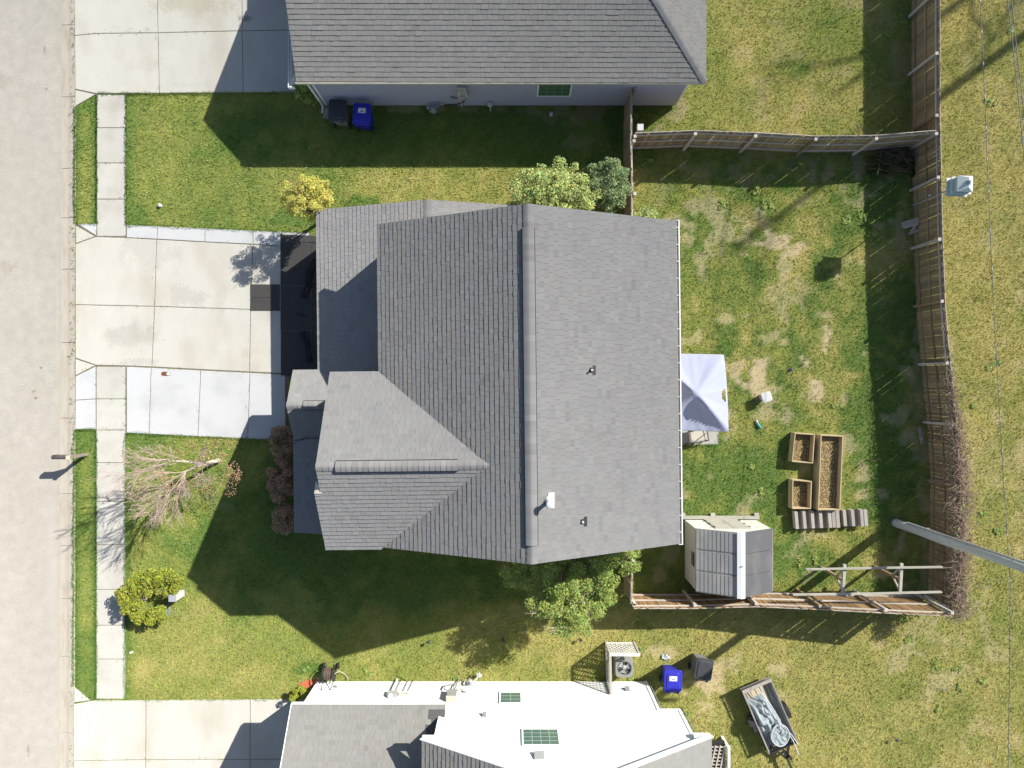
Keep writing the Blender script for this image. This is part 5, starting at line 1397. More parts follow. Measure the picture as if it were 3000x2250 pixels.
# shed
sh = thing("garden_shed", "white plastic garden shed with dark gray gabled roof in the back yard", "shed", loc=(8.47, -6.7, 0))
SX0, SX1, SY0, SY1, SE = 7.03, 9.92, -7.88, -5.53, 1.98
m_ = MB(); m_.box(SX0, SX1, SY0, SY1, .12, SE); m_.add([(SX0, SY1, SE), (SX1, SY1, SE), (8.47, SY1, 2.70), (SX0, SY0, SE), (SX1, SY0, SE), (8.47, SY0, 2.70)], [(0, 1, 2), (5, 4, 3)]); m_.build("wall", MAT['shedwall'], sh)
MB().box(SX0 - .02, SX0 + .001, SY0, SY1, 1.12, 1.14).build("wall_seam", MAT['metalgray'], sh) if False else None
SZR = 2.78
pitch = (SZR - SE) / (8.47 - SX0 + .03)
def shed_plane(xa, xb, side):
    # three moulded panels per slope
    for k in range(3):
        ya = SY0 - .03 + k * (SY1 - SY0 + .06) / 3 + (.008 if k else 0); yb = SY0 - .03 + (k + 1) * (SY1 - SY0 + .06) / 3 - (.008 if k < 2 else 0)
        m_ = MB(); za, zb = SE - .02, SZR
        m_.hexa([(xa, ya, za - .05), (xb, ya, zb - .05), (xb, yb, zb - .05), (xa, yb, za - .05)], [(xa, ya, za), (xb, ya, zb), (xb, yb, zb), (xa, yb, za)]); rm = MAT['shedroof_pale'] if side < 0 else MAT['shedroof']; pn = m_.build("roof_panel", rm, sh)
        if side < 0:        # moulded shingle laps on the street slope
            nrow = 11
            for i in range(nrow):
                f0, f1 = i / nrow, (i + 1) / nrow; tl = MB()
                x0_, x1_ = xa + (xb - xa) * f0, xa + (xb - xa) * f1; z0_, z1_ = za + (zb - za) * f0, za + (zb - za) * f1
                tl.hexa([(x0_ + .012, ya + .035, z0_ + .008), (x1_, ya + .035, z1_ + .004), (x1_, yb - .035, z1_ + .004), (x0_ + .012, yb - .035, z0_ + .008)],
                        [(x0_ + .012, ya + .035, z0_ + .024), (x1_, ya + .035, z1_ + .008), (x1_, yb - .035, z1_ + .008), (x0_ + .012, yb - .035, z0_ + .024)])
                tl.build("shingle_course", rm, pn)
shed_plane(SX0 - .03, 8.47, -1); shed_plane(SX1 + .03, 8.47, 1)
m_ = MB()
for s in (-1, 1): m_.add([(8.47, SY0 - .05, SZR + .045), (8.47, SY1 + .05, SZR + .045), (8.47 + s * .15, SY1 + .05, SZR - .02), (8.47 + s * .15, SY0 - .05, SZR - .02)], [(0, 1, 2, 3)] if s < 0 else [(3, 2, 1, 0)])
m_.add([(8.345, SY1 + .05, SZR - .02), (8.595, SY1 + .05, SZR - .02), (8.47, SY1 + .05, SZR + .045)], [(0, 1, 2)]); m_.build("ridge_cap", MAT['white'], sh)
MB().lathe([(.02, SZR + .03), (.02, SZR + .07), (.03, SZR + .08), (.01, SZR + .10)], 8.49, -6.72, 10).build("finial", MAT['metalgray'], sh)
for k, (xa, xb) in enumerate(((7.78, 8.45), (8.47, 9.14))):
    d = MB().box(xa, xb, SY1 + .002, SY1 + .035, .14, 1.88).build("door", MAT['sheddoor'], sh)
    m_ = MB()
    for j in range(6): m_.box(xa + .05, xb - .05, SY1 + .035, SY1 + .042, .25 + j * .27, .46 + j * .27)
    m_.build("door_panel", MAT['sheddoor'], d)
    for zz in (.4, 1.0, 1.6): MB().box((xa - .05) if k == 0 else xb - .03, (xa + .03) if k == 0 else xb + .05, SY1 + .036, SY1 + .055, zz, zz + .07).build("hinge", MAT['metaldark'], d)
m_ = MB(); m_.tube([(8.41, SY1 + .04, .95), (8.41, SY1 + .09, .97), (8.41, SY1 + .09, 1.08), (8.41, SY1 + .04, 1.1)], .012, 6); m_.box(8.48, 8.55, SY1 + .036, SY1 + .075, .95, 1.05); m_.build("latch", MAT['metal'], sh)
wd = MB().box(SX0 - .012, SX0, -7.05, -6.50, 1.22, 1.66).build("window", MAT['darkglass'], sh)
m_ = MB(); m_.box(SX0 - .022, SX0 - .013, -7.05, -6.50, 1.43, 1.45); m_.box(SX0 - .022, SX0 - .013, -7.08, -7.05, 1.2, 1.68); m_.box(SX0 - .022, SX0 - .013, -6.50, -6.47, 1.2, 1.68); m_.build("window_frame", MAT['shedwall'], wd)
pl = MB().box(SX0 - .10, SX1 + .14, SY1 + .03, SY1 + .15, .0, .13).build("sill_timber", MAT['graywoodx'], sh)
for xx in (6.95, 8.17, 9.33):
    MB().box(xx - .08 + (.62 if xx > 9 else 0), xx + .10 + (.62 if xx > 9 else 0), SY1 + .151, SY1 + .27, .0, .12).build("corner_block", MAT['graywoodx'], sh)

# ---------------------------------------------------------------- utility pole, wires, martin house
pb = Vector((*XY(2624, 1532), 0)); up_ = thing("utility_pole", "tall gray wooden utility pole rising out of the lower back yard", "utility pole", loc=pb)
MB().tube([pb + Vector((0, 0, -.1)), pb + Vector((.02, .03, 5)), pb + Vector((.04, .06, 10.5))], [.165, .155, .135], 16).build("shaft", MAT['polewood'], up_, True)
m_ = MB(); m_.tube([pb + Vector((-.02, .19, .9)), pb + Vector((.0, .205, 5)), pb + Vector((.02, .215, 9.5))], .032, 8); cd = m_.build("conduit", MAT['metal'], up_, True)
for zz in (2.2, 4.6, 6.8): MB().box(pb.x - .07, pb.x + .06, pb.y + .13, pb.y + .245, zz, zz + .03).build("strap", MAT['metalgray'], cd)
MB().lathe([(.19, -.02), (.185, .06)], pb.x, pb.y, 14).build("collar", MAT['metalgray'], up_)
MB().bar(pb + Vector((-.9, .06, 9.6)), pb + Vector((1.0, .06, 9.6)), .1, .12).build("crossarm", MAT['polewood'], up_)
MB().lathe([(.22, 8.0), (.24, 8.05), (.24, 8.7), (.15, 8.8)], pb.x + .38, pb.y + .05, 14).build("transformer", MAT['metalgray'], up_)
def wire(pts, rad, label, beads=False):
    t = thing("overhead_wire", label, "wire", "overhead wires along the right edge", loc=pts[0])
    P_ = [Vector(p) for p in pts]; out = []
    for i in range(len(P_) - 1):
        for k in range(6): out.append(P_[i].lerp(P_[i + 1], k / 6))
    out.append(P_[-1]); MB().tube(out, rad, 6).build("strand", MAT['wire'], t)
    if beads:
        for i in range(2, len(out), 2):
            d = (out[i] - out[i - 1]).normalized() * .05; MB().tube([out[i] - d, out[i] + d], rad * 1.35, 6).build("tie", MAT['metal'], t)
XW = pb.x
def wz(u): return CAM_H - XW * F_PX / (u - 1500.0)
lw = [(u, v) for u, v in ((2868, -60), (2872, 0), (2885, 280), (2896, 560), (2911, 900), (2930, 1230), (2946, 1500), (2960, 1700), (2958, 1950), (2953, 2300))]
wire([P(u, v, wz(u)) for u, v in lw], .011, "single gray cable running the length of the right strip", True)
wire([P(u, v, wz(u)) for u, v in ((2948, -60), (2952, 0), (2969, 150), (2985, 300), (3000, 460), (3060, 900))], .013, "left of the two close wires leaving the top right corner")
wire([P(u, v, wz(u)) for u, v in ((2960, -60), (2964, 0), (2978, 140), (3000, 330), (3060, 700))], .013, "right of the two close wires leaving the top right corner")

bb = Vector((*XY(2673, 603), 0)); bh = thing("martin_house", "white metal martin house on a tall thin pole by the long fence", "birdhouse", loc=bb)
MB().tube([bb, bb + Vector((.0, .0, 3.1))], [.028, .022], 8).build("pole", MAT['pipe'], bh)
c = P(2824, 540, 3.45); L = Loc(c.x, c.y, 3.05, math.radians(-2), bh)
L.part("balcony", MAT['birdhouse'], -.40, .36, -.33, .33, .0, .03); L.part("lower_storey", MAT['birdgreen'], -.31, .31, -.27, .27, .031, .24)
L.part("middle_balcony", MAT['birdhouse'], -.34, .36, -.31, .31, .241, .265); L.part("upper_storey", MAT['birdgreen'], -.29, .29, -.25, .25, .266, .46)
m_ = MB(); m_.add([L.p(-.27, -.29, .47), L.p(.27, -.29, .47), L.p(.27, .29, .47), L.p(-.27, .29, .47), L.p(.02, -.18, .66), L.p(.02, .18, .66)], [(0, 1, 4), (1, 2, 5, 4), (2, 3, 5), (3, 0, 4, 5), (3, 2, 1, 0)]); ro = m_.build("roof", MAT['birdhouse'], bh)
m_ = MB(); m_.add([L.p(-.06, -.07, .62), L.p(.10, -.07, .62), L.p(.10, .07, .62), L.p(-.06, .07, .62), L.p(.02, -.05, .75), L.p(.02, .05, .75)], [(0, 1, 4), (1, 2, 5, 4), (2, 3, 5), (3, 0, 4, 5)]); m_.build("cupola", MAT['birdgreen'], ro)
for s, k in ((-1, 0), (1, 0)):
    for j in (-.16, 0, .16):
        for zz in (.10, .33): MB().box(c.x + j - .03, c.x + j + .03, c.y + s * (.275 if zz < .2 else .255) - .004, c.y + s * (.275 if zz < .2 else .255) + .004, 3.05 + zz, 3.05 + zz + .06).build("entrance", MAT['metaldark'], bh)
x, y = XY(2668, 606); t = thing("wren_cup", "small white cup on the fence by the martin house pole", "cup", loc=(x, y, 1.3))
MB().lathe([(.03, 1.28), (.05, 1.34), (.045, 1.36)], x - .0, y + .12, 10).build("cup", MAT['plastic_white'], t); MB().tube([(x, y + .12, 1.30), (x + .09, y + .1, 1.30)], .012, 5).build("bracket", MAT['metaldark'], t)
t = thing("scrap_boards", "few old boards leaning on the long fence below the martin house", "boards", loc=XY(2665, 660))
for k, (u0, v0, u1, v1) in enumerate(((2640, 655, 2692, 640), (2643, 662, 2695, 647), (2645, 668, 2690, 655), (2668, 680, 2690, 650), (2662, 685, 2712, 668))):
    MB().bar(P(u0, v0, .10 + .03 * k), P(u1, v1, .45), .10, .025).build("board", MAT['graywood'], t)
t = thing("loose_board", "pale board propped at the foot of the vine-covered fence", "board", loc=XY(2697, 1275))
MB().bar(P(2694, 1252, .3), P(2702, 1302, .06), .12, .03).build("plank", MAT['graywood'], t)

# ---------------------------------------------------------------- white house: services, air conditioner, lattice
YS = -12.125
def on_wall(u, v, y=YS):
    z = CAM_H + y * F_PX / (v - 1125.0); return (u - 1500.0) * (CAM_H - z) / F_PX, z
x, z = on_wall(1325, 2036); em = thing("electric_meter", "gray electric meter box on the white wall with red wires", "meter box", loc=(x, YS, z))
MB().box(x - .18, x + .18, YS, YS + .21, 1.28, 1.92).build("casing", MAT['metalgray'], em); MB().box(x - .185, x + .185, YS, YS + .235, 1.921, 1.95).build("lid", MAT['beige'], em)
MB().hexa([(x - .17, YS + .211, 1.62), (x + .17, YS + .211, 1.62), (x + .17, YS + .213, 1.62), (x - .17, YS + .213, 1.62)][::-1], [(x - .17, YS + .211, 1.9), (x + .17, YS + .211, 1.9), (x + .17, YS + .225, 1.9), (x - .17, YS + .225, 1.9)][::-1]).build("cover", MAT['metalgray'], em)
m_ = MB(); m_.tube([(x - .12, YS + .1, 1.28), (x - .35, YS + .1, 1.0), (x - .35, YS + .07, .62), (x + .02, YS + .07, .45), (x + .18, YS + .07, .2)], .028, 7); m_.tube([(x, YS + .1, 1.28), (x + .02, YS + .07, .6), (x + .12, YS + .07, .45), (x + .16, YS + .08, .0)], .022, 6); m_.build("conduit", MAT['metalgray'], em)
m_ = MB(); m_.tube([(x + .1, YS + .1, 1.28), (x + .16, YS + .06, .7), (x + .22, YS + .06, .0)], .013, 5); m_.tube([(x + .14, YS + .1, 1.28), (x + .25, YS + .05, .95), (x + .45, YS + .05, .88)], .010, 5); m_.build("wire", MAT['copper'], em)
for u, v, lab in ((1360, 2008, "small gray tap beside the red wires on the white wall"), (1361, 2028, "gray wall fitting right of the meter on the white wall"), (985, 2013, "hose tap on the white wall behind the hose reel")):
    xx, zz = on_wall(u, v); t = thing("wall_tap", lab, "tap", loc=(xx, YS, zz)); MB().box(xx - .05, xx + .05, YS, YS + .06, zz - .06, zz + .06).build("plate", MAT['metalgray'], t); MB().tube([(xx, YS + .05, zz), (xx, YS + .12, zz - .05)], .018, 6).build("spout", MAT['metal'], t)
c = Vector((*XY(1378, 1988), 0)); gm = thing("gas_meter", "pale gas meter with white pipes at the foot of the white wall", "gas meter", loc=c)
MB().lathe([(.11, .30), (.14, .33), (.14, .48), (.10, .52), (.04, .53)], c.x + .0, c.y, 14).build("casing", MAT['metal'], gm)
MB().lathe([(.05, .531), (.05, .56)], c.x - .03, c.y + .03, 10).build("dial", MAT['ink'], gm)
m_ = MB(); m_.tube([(c.x - .12, c.y, .42), (c.x - .24, c.y - .02, .42), (c.x - .24, c.y - .08, .2), (c.x - .24, c.y - .1, .0)], .026, 7); m_.tube([(c.x + .1, c.y + .02, .42), (c.x + .24, c.y + .12, .38), (c.x + .36, c.y + .25, .30), (c.x + .36, c.y + .25, .0)], .024, 7); m_.build("pipe", MAT['plastic_white'], gm)
MB().lathe([(.06, .24), (.08, .28), (.05, .34)], c.x + .40, c.y + .24, 10).build("regulator", MAT['plastic_white'], gm); MB().lathe([(.03, .30), (.045, .38), (.02, .42)], c.x + .30, c.y + .32, 10).build("relief_valve", MAT['plastic_white'], gm)
x, z = on_wall(1152, 2036); cb = thing("cable_box", "pale gray cable box and conduits on the white wall above the hose reel", "utility box", loc=(x, YS, z))
MB().box(x - .22, x + .18, YS, YS + .12, 1.18, 1.52).build("casing", MAT['metal'], cb); MB().lathe([(.09, 1.53), (.09, 1.62)], x - .08, YS + .08, 12).build("meter", MAT['plastic_white'], cb)
MB().box(x + .22, x + .40, YS, YS + .09, 1.22, 1.40).build("splice_box", MAT['beige'], cb)
m_ = MB(); m_.tube([(x - .10, YS + .06, 1.18), (x - .06, YS + .06, .0)], .04, 8); m_.build("conduit", MAT['plastic_white'], cb)
m_ = MB()
for dx, zt in ((.06, 1.18), (.36, 1.1), (.56, 1.05)): m_.tube([(x + dx, YS + .05, zt), (x + dx + .02, YS + .04, .5), (x + dx + .06, YS + .05, 0)], .014, 5)
m_.tube([(x + .40, YS + .05, 1.32), (x + .62, YS + .05, 1.3)], .012, 5); m_.build("cable", MAT['hose'], cb)

ac = thing("air_conditioner", "square gray air conditioner with round fan grille behind the lattice", "air conditioner", loc=(4.48, -11.33, 0))
cx, cy, s = 4.48, -11.33, .36
ring = lambda s_, z_, r_=.09: [(cx + a, cy + b, z_) for a, b in rounded(-s_, s_, -s_, s_, r_)]
loft(MB(), [ring(s, .0), ring(s, .585)]).build("casing", MAT['metalgray'], ac)
n = 28; m_ = MB(); sq = []
for k in range(n):
    a = 2 * math.pi * k / n; c_, s_ = math.cos(a), math.sin(a); mm = 1 / max(abs(c_), abs(s_)) ** .82
    sq.append((cx + .365 * mm * c_ * .98, cy + .365 * mm * s_ * .98, .72))
inn = [(cx + .285 * math.cos(2 * math.pi * k / n), cy + .285 * math.sin(2 * math.pi * k / n), .725) for k in range(n)]
inn2 = [(x_, y_, .60) for x_, y_, _ in inn]; outl = [(x_, y_, .575) for x_, y_, _ in sq]
m_.add(sq + inn + inn2 + outl, [(k, (k + 1) % n, n + (k + 1) % n, n + k) for k in range(n)] + [(n + k, n + (k + 1) % n, 2 * n + (k + 1) % n, 2 * n + k) for k in range(n)] + [(3 * n + k, 3 * n + (k + 1) % n, (k + 1) % n, k) for k in range(n)])
m_.build("top_panel", MAT['metalgray'], ac)
MB().lathe([(.284, .60), (.284, .61)], cx, cy, 24).build("fan_well", MAT['metaldark'], ac)
fo = MB().lathe([(.09, .60), (.09, .66), (.05, .69)], cx, cy, 16).build("fan_hub", MAT['metal'], ac)
for k in range(3):
    a = 2.1 * k + .35; m_ = MB(); pts = []
    for rr_, w_ in ((.08, .35), (.27, .62)): pts += [(cx + rr_ * math.cos(a - w_), cy + rr_ * math.sin(a - w_), .63), (cx + rr_ * math.cos(a + w_), cy + rr_ * math.sin(a + w_), .655)]
    m_.add(pts, [(0, 1, 3, 2)]); m_.build("blade", MAT['metal'], fo)
m_ = MB()
for rr_ in (.15, .25):
    m_.tube([(cx + rr_ * math.cos(t_), cy + rr_ * math.sin(t_), .728) for t_ in np.linspace(0, 6.2832, 25)], .0035, 4, cap=False)
for k in range(8): m_.tube([(cx + .05 * math.cos(k * .785), cy + .05 * math.sin(k * .785), .728), (cx + .285 * math.cos(k * .785), cy + .285 * math.sin(k * .785), .728)], .0035, 4)
m_.build("grille", MAT['metalgray'], ac)

def lattice(mb, a, b, z0, z1, step=.135, w=.040):
    a = Vector((*a, 0)); b = Vector((*b, 0)); d = (b - a); Ln = d.length; d.normalize(); H = z1 - z0; nrm = Vector((-d.y, d.x, 0))
    for sg in (1, -1):
        k = -H
        while k < Ln + H:
            # line s = k + sg*(z) clipped to panel
            s0, s1 = (k, k + H) if sg > 0 else (k + H, k)
            za, zb = 0.0, H
            if s0 != s1:
                f0 = max(0, min(1, (0 - s0) / (s1 - s0))) ; f1 = max(0, min(1, (Ln - s0) / (s1 - s0)))
                lo, hi = min(f0, f1), max(f0, f1)
                if hi - lo > .02 and not (max(s0, s1) < 0 or min(s0, s1) > Ln):
                    p = a + d * (s0 + (s1 - s0) * lo) + Vector((0, 0, z0 + H * lo)); q = a + d * (s0 + (s1 - s0) * hi) + Vector((0, 0, z0 + H * hi))
                    off = nrm * (.004 * sg); mb.bar(p + off, q + off, .007, w, up=nrm if False else (0, 0, 1))
            k += step * 1.414
    return mb
ls = thing("lattice_screen", "white lattice screen around the air conditioner", "lattice", loc=(3.83, -10.55, 0))
LA, LB, LC = (3.83, -10.55), (4.98, -10.56), (3.86, -12.08)
lattice(MB(), LA, LB, .06, 1.28).build("lattice_panel", MAT['lattice'], ls); lattice(MB(), LA, LC, .06, 1.28).build("lattice_panel", MAT['latticeold'], ls)
MB().bar((LA[0] - .03, LA[1], 1.31), (LB[0], LB[1], 1.31), .11, .05).build("top_rail", MAT['lattice'], ls)
MB().bar((LA[0], LA[1] - .06, 1.312), (LC[0], LC[1], 1.312), .09, .05).build("top_rail", MAT['latticeold'], ls)
for q in (LA, LB, LC): MB().box(q[0] - .035, q[0] + .035, q[1] - .035, q[1] + .035, -.03, 1.285).build("post", MAT['latticeold'], ls)
for q, w_ in ((LB, LA), (LC, LA)): MB().bar((q[0], q[1], .05), (w_[0], w_[1], .05), .03, .07).build("bottom_rail", MAT['lattice'], ls)

# white-railed lattice stair skirt at the lower right of the white house
lt = thing("lattice_deck", "gray slatted deck with white rail at the white house's right corner", "deck", loc=(*P(2140, 2240, .6).xy, 0))
DX0, DX1, DY0, DY1, DZ = 7.0, 8.55, -16.5, -14.38, .75
nb = int((DY1 - DY0) / .14)
for k in range(nb):
    yy = DY1 - .05 - k * .14; MB().box(DX0, DX1, yy - .045, yy, DZ - .04, DZ).build("slat", MAT['graywood'], lt)
for k in range(9):
    xx = DX0 + .1 + k * .19; MB().bar((xx - .4, DY0, DZ + .02), (xx + .05, DY1, DZ + .02), .05, .03).build("cross_slat", MAT['latticeold'], lt)
MB().bar((DX1 + .03, DY0, DZ + .15), (DX1 + .03, DY1, DZ + .15), .09, .09).build("rail", MAT['white'], lt)
for yy in (DY1 - .05, DY0 + .3): MB().box(DX1 - .02, DX1 + .08, yy - .05, yy + .05, -.03, DZ + .10).build("post", MAT['white'], lt)
MB().box(DX0, DX1, DY0, DY1, .3, DZ - .2).build("deck_frame", MAT['metaldark'], lt)

# hose reel, mulch, lights, bits
c = Vector((*XY(972, 1962), 0)); hr = thing("hose_reel", "brown garden hose wound on a dark cart by the white wall", "hose reel", loc=c)
m_ = MB()
for k in range(8): m_.tube([(c.x - .17 + k * .045, c.y + (.20 + .02 * (k % 2)) * math.cos(t_), .42 + (.20 + .02 * (k % 2)) * math.sin(t_)) for t_ in np.linspace(0, 6.2832, 17)], .022, 6, cap=False)
m_.build("hose", MAT['hose'], hr)
for s in (-.21, .20):
    m_ = MB(); m_.tube([(c.x + s, c.y + .30 * math.cos(t_), .42 + .30 * math.sin(t_)) for t_ in np.linspace(0, 6.2832, 19)], .018, 6, cap=False)
    for k in range(4): m_.tube([(c.x + s, c.y, .42), (c.x + s, c.y + .29 * math.cos(k * 1.571), .42 + .29 * math.sin(k * 1.571))], .012, 5)
    m_.build("drum_rim", MAT['metaldark'], hr)
m_ = MB()
for s in (-.25, .24): m_.tube([(c.x + s, c.y + .28, .05), (c.x + s, c.y - .05, .42), (c.x + s * .75, c.y - .42, .85)], .018, 6)
m_.tube([(c.x - .19, c.y - .42, .85), (c.x - .14, c.y - .52, .93), (c.x + .13, c.y - .52, .93), (c.x + .18, c.y - .42, .85)], .02, 6); m_.build("frame", MAT['metaldark'], hr)
for s in (-.30, .29): MB().tube([(c.x + s, c.y + .22, .13), (c.x + s + .04, c.y + .22, .13)], .13, 14).build("wheel", MAT['metaldark'], hr)
m_ = MB(); m_.tube([(c.x + .22, c.y, .42), (c.x + .36, c.y + .08, .3), (c.x + .52, c.y - .15, .04), (c.x + .68, c.y - .35, .03), (c.x + .62, c.y - .47, .05), (c.x + .3, c.y - .52, .2), (c.x + .17, c.y - .60, .5)], .014, 6); m_.build("supply_hose", MAT['beige'], hr)
x, y = XY(905, 2003); r = random.Random(6); m_ = MB(); ring = []
for k in range(20):
    a = 6.283 * k / 20; rr_ = 1 + r.uniform(-.2, .2); ring.append((x + .42 * rr_ * math.cos(a), y + .17 * rr_ * math.sin(a) + .10 * math.cos(a), .018))
m_.add(ring + [(x, y, .05)], [(k, (k + 1) % 20, 20) for k in range(20)]); structure(m_.build("mulch_bed", MAT['redmulch']))
def solar(u, v, label):
    x, y = XY(u, v); t = thing("path_light", label, "path light", "solar path lights", loc=(x, y, 0))
    MB().tube([(x, y, -.02), (x, y, .26)], .012, 6).build("stake", MAT['metaldark'], t); MB().lathe([(.035, .20), (.04, .26)], x, y, 10).build("lamp", MAT['darkglass'], t)
    MB().lathe([(.075, .261), (.06, .29), (.02, .30)], x, y, 12).build("cap", MAT['darkgray'], t)
solar(1257, 1876, "small dark path light at the edge of the tree shadow, leftmost of three"); solar(1474, 1869, "small dark path light, middle of three below the weeping tree"); solar(1700, 1869, "small dark path light above the lattice screen, rightmost of three")
solar(2618, 2160, "lone dark path light on the lawn right of the trailer"); solar(873, 2018, "dark path light beside the red mulch")
x, y = XY(2706, 1989); t = thing("plant_hook", "thin dark garden hook standing in the lower right lawn", "garden hook", loc=(x, y, 0))
m_ = MB(); m_.tube([(x, y, -.02), (x, y, 1.0), (x + .03, y, 1.12), (x + .12, y, 1.16), (x + .17, y, 1.08)], .009, 6); m_.build("rod", MAT['metaldark'], t); MB().lathe([(.03, 1.0), (.05, 1.06)], x + .17, y, 8).build("feeder", MAT['metalgray'], t)
x, y = XY(2541, 1346); t = thing("garden_stake", "dark garden stake right of the long raised bed", "stake", loc=(x, y, 0))
MB().tube([(x, y, -.02), (x, y, .62)], .02, 6).build("rod", MAT['leaf_dark'] if False else MAT['fence'], t); MB().tube([(x, y, .30), (x - .16, y - .02, .42)], .010, 5).build("tie", MAT['metaldark'], t)
c = P(1950, 1921); t = thing("crumpled_cloth", "crumpled white cloth lying on the lawn by the bins", "cloth", loc=c); m_ = MB(); r = random.Random(9); vs = []
for j in range(6):
    for i in range(6): vs.append((c.x - .14 + .055 * i + r.gauss(0, .015), c.y - .10 + .04 * j - .015 * i + r.gauss(0, .015), .03 + abs(r.gauss(0, .035))))
m_.add(vs, [(j * 6 + i, j * 6 + i + 1, (j + 1) * 6 + i + 1, (j + 1) * 6 + i) for j in range(5) for i in range(5)]); m_.build("fabric", MAT['tarpwhite'], t)
tag(MB().box(*[a for a in (XY(381, 0)[0], XY(391, 0)[0])], XY(0, 1913)[1], XY(0, 1908)[1], .03, .045, rz=.4).build("paper_scrap", MAT['white']), "scrap of white paper on the lower front lawn", "litter")
tw = [P(313, 1452, .03), P(314, 1459, .03), P(318, 1465, .03), P(325, 1468, .03)]
tag(MB().tube(tw, .016, 6).build("curved_stick", MAT['hose']), "short curved stick lying on the sidewalk", "stick")
x, y = XY(2432, 1083); tag(MB().lathe([(.02, .0), (.05, .03), (.05, .08), (.02, .11)], *XY(2315, 1084), 12).build("small_ball", MAT['bluebody']), "tiny dark blue ball on the back lawn", "ball")

# ---------------------------------------------------------------- utility trailer with tarp
TL, TR, BR, BL = P(2177, 2028, .62), P(2258, 1994, .62), P(2337, 2172, .62), P(2254, 2210, .62)
cx = (TL + TR + BR + BL) / 4; fw = ((BR + BL) / 2 - (TL + TR) / 2); Ltr = fw.length; rz = math.atan2(fw.y, fw.x) + math.pi / 2; Wt = ((TR - TL).length + (BR - BL).length) / 2
tr = thing("utility_trailer", "small open utility trailer loaded with a tarp on the lower right lawn", "trailer", loc=(cx.x, cx.y, 0))
L = Loc(cx.x, cx.y, 0, rz, tr)       # local -y = towards the hitch, x across
hw, hl = Wt / 2, Ltr / 2
for k in range(7): L.part("floor_board", MAT['graywood'], -hw + .03 + k * (2 * hw - .06) / 7 + .006, -hw + .03 + (k + 1) * (2 * hw - .06) / 7 - .006, -hl + .03, hl - .03, .30, .325)
for s in (-1, 1):
    for zz in (.30, .46, .62):
        MB().bar(L.p(s * hw, -hl, zz), L.p(s * hw, hl, zz), .045, .045).build("side_rail", MAT['metalgray'] if zz > .6 else MAT['metaldark'], tr)
    for k in range(5): MB().box(*((lambda p: (p.x - .02, p.x + .02, p.y - .02, p.y + .02))(L.p(s * hw, -hl + k * 2 * hl / 4))), .28, .60).build("stake", MAT['metaldark'], tr)
    L.part("side_board", MAT['graywood'], s * hw - .012 - s * .035, s * hw + .012 - s * .035, -hl + .03, hl - .03, .34, .56)
    m_ = MB(); a, b_ = L.p(s * (hw + .06), -.12, .28), L.p(s * (hw + .19), -.12, .28); m_.tube([a, b_], .30, 20); wo = m_.build("wheel", MAT['metaldark'], tr)
    m_ = MB(); d_ = (b_ - a).normalized(); m_.tube([b_ - d_ * .01, b_ + d_ * .012], .16, 14); m_.build("rim", MAT['metal'], wo)
    m_ = MB(); arc = [(-.12 + .36 * math.cos(t_), .32 + .34 * math.sin(t_)) for t_ in np.linspace(.25, 2.9, 9)]
    m_.add([L.p(s * (hw + .05), yy, zz) for yy, zz in arc] + [L.p(s * (hw + .20), yy, zz) for yy, zz in arc], [(k, k + 1, 9 + k + 1, 9 + k) for k in range(8)]); m_.build("fender", MAT['metaldark'], tr)
for k in range(2): MB().bar(L.p(-hw - .02, hl + .01, .38 + k * .14), L.p(hw + .02, hl + .01, .38 + k * .14), .04, .125).build("tailboard", MAT['graywood'], tr)
MB().bar(L.p(-hw - .02, hl + .035, .66), L.p(hw + .02, hl + .035, .66), .13, .04).build("tailboard", MAT['graywood'], tr)
for zz in (.34, .50, .62): MB().bar(L.p(-hw, -hl, zz), L.p(hw, -hl, zz), .05, .05).build("front_rail", MAT['metaldark'], tr)
m_ = MB(); m_.bar(L.p(-hw * .7, -hl + .1, .34), L.p(0, -hl - .62, .36), .07, .08); m_.bar(L.p(hw * .7, -hl + .1, .34), L.p(0, -hl - .62, .36), .07, .08); m_.bar(L.p(0, -hl + .1, .342), L.p(0, -hl - 1.15, .38), .08, .09); m_.build("tongue", MAT['metaldark'], tr)
MB().lathe([(.05, .02), (.05, .55), (.07, .56), (.07, .60)], *L.p(.1, -hl - .52).xy, 10).build("jack", MAT['metaldark'], tr)
# load
tp = thing("crumpled_tarp", "crumpled gray-green tarp heaped in the trailer", "tarp", loc=(cx.x, cx.y, .33)); m_ = MB(); n = 34; vs = []
for j in range(n + 1):
    for i in range(n + 1):
        s, t_ = i / n, j / n; yy = -.85 + 1.75 * t_; half = .50 - .24 * max(0, t_ - .45); xx = -half + 2 * half * s - .04 - .18 * t_
        q = L.p(xx, yy)
        e = min(1, 5 * min(s, 1 - s, t_, 1 - t_))
        z = .34 + e * (.12 + .22 * abs(float(fbm(q.x * 1.0, q.y, .38, 3, 6.0)) - .5) * 3.2 + .12 * abs(math.sin(6 * s + 5 * t_ + 3 * float(fbm(q.x, q.y, .5, 2, 9.0)))))
        vs.append((q.x, q.y, z))
m_.add(vs, [(j * (n + 1) + i, j * (n + 1) + i + 1, (j + 1) * (n + 1) + i + 1, (j + 1) * (n + 1) + i) for j in range(n) for i in range(n)]); m_.build("sheet", MAT['tarp'], tp, False)
q = L.p(.06, -.78); tu = thing("round_tub", "round white-rimmed tub in the front of the trailer", "tub", loc=(q.x, q.y, .33)); m_ = MB()
m_.tube([(q.x + .36 * math.cos(t_), q.y + .42 * math.sin(t_), .70 + .02 * math.sin(3 * t_)) for t_ in np.linspace(0, 6.2832, 29)], .030, 8, cap=False); m_.build("rim", MAT['tarpwhite'], tu)
MB().lathe([(.30, .34), (.37, .66)], q.x, q.y, 22).build("wall", MAT['tarpwhite'], tu)
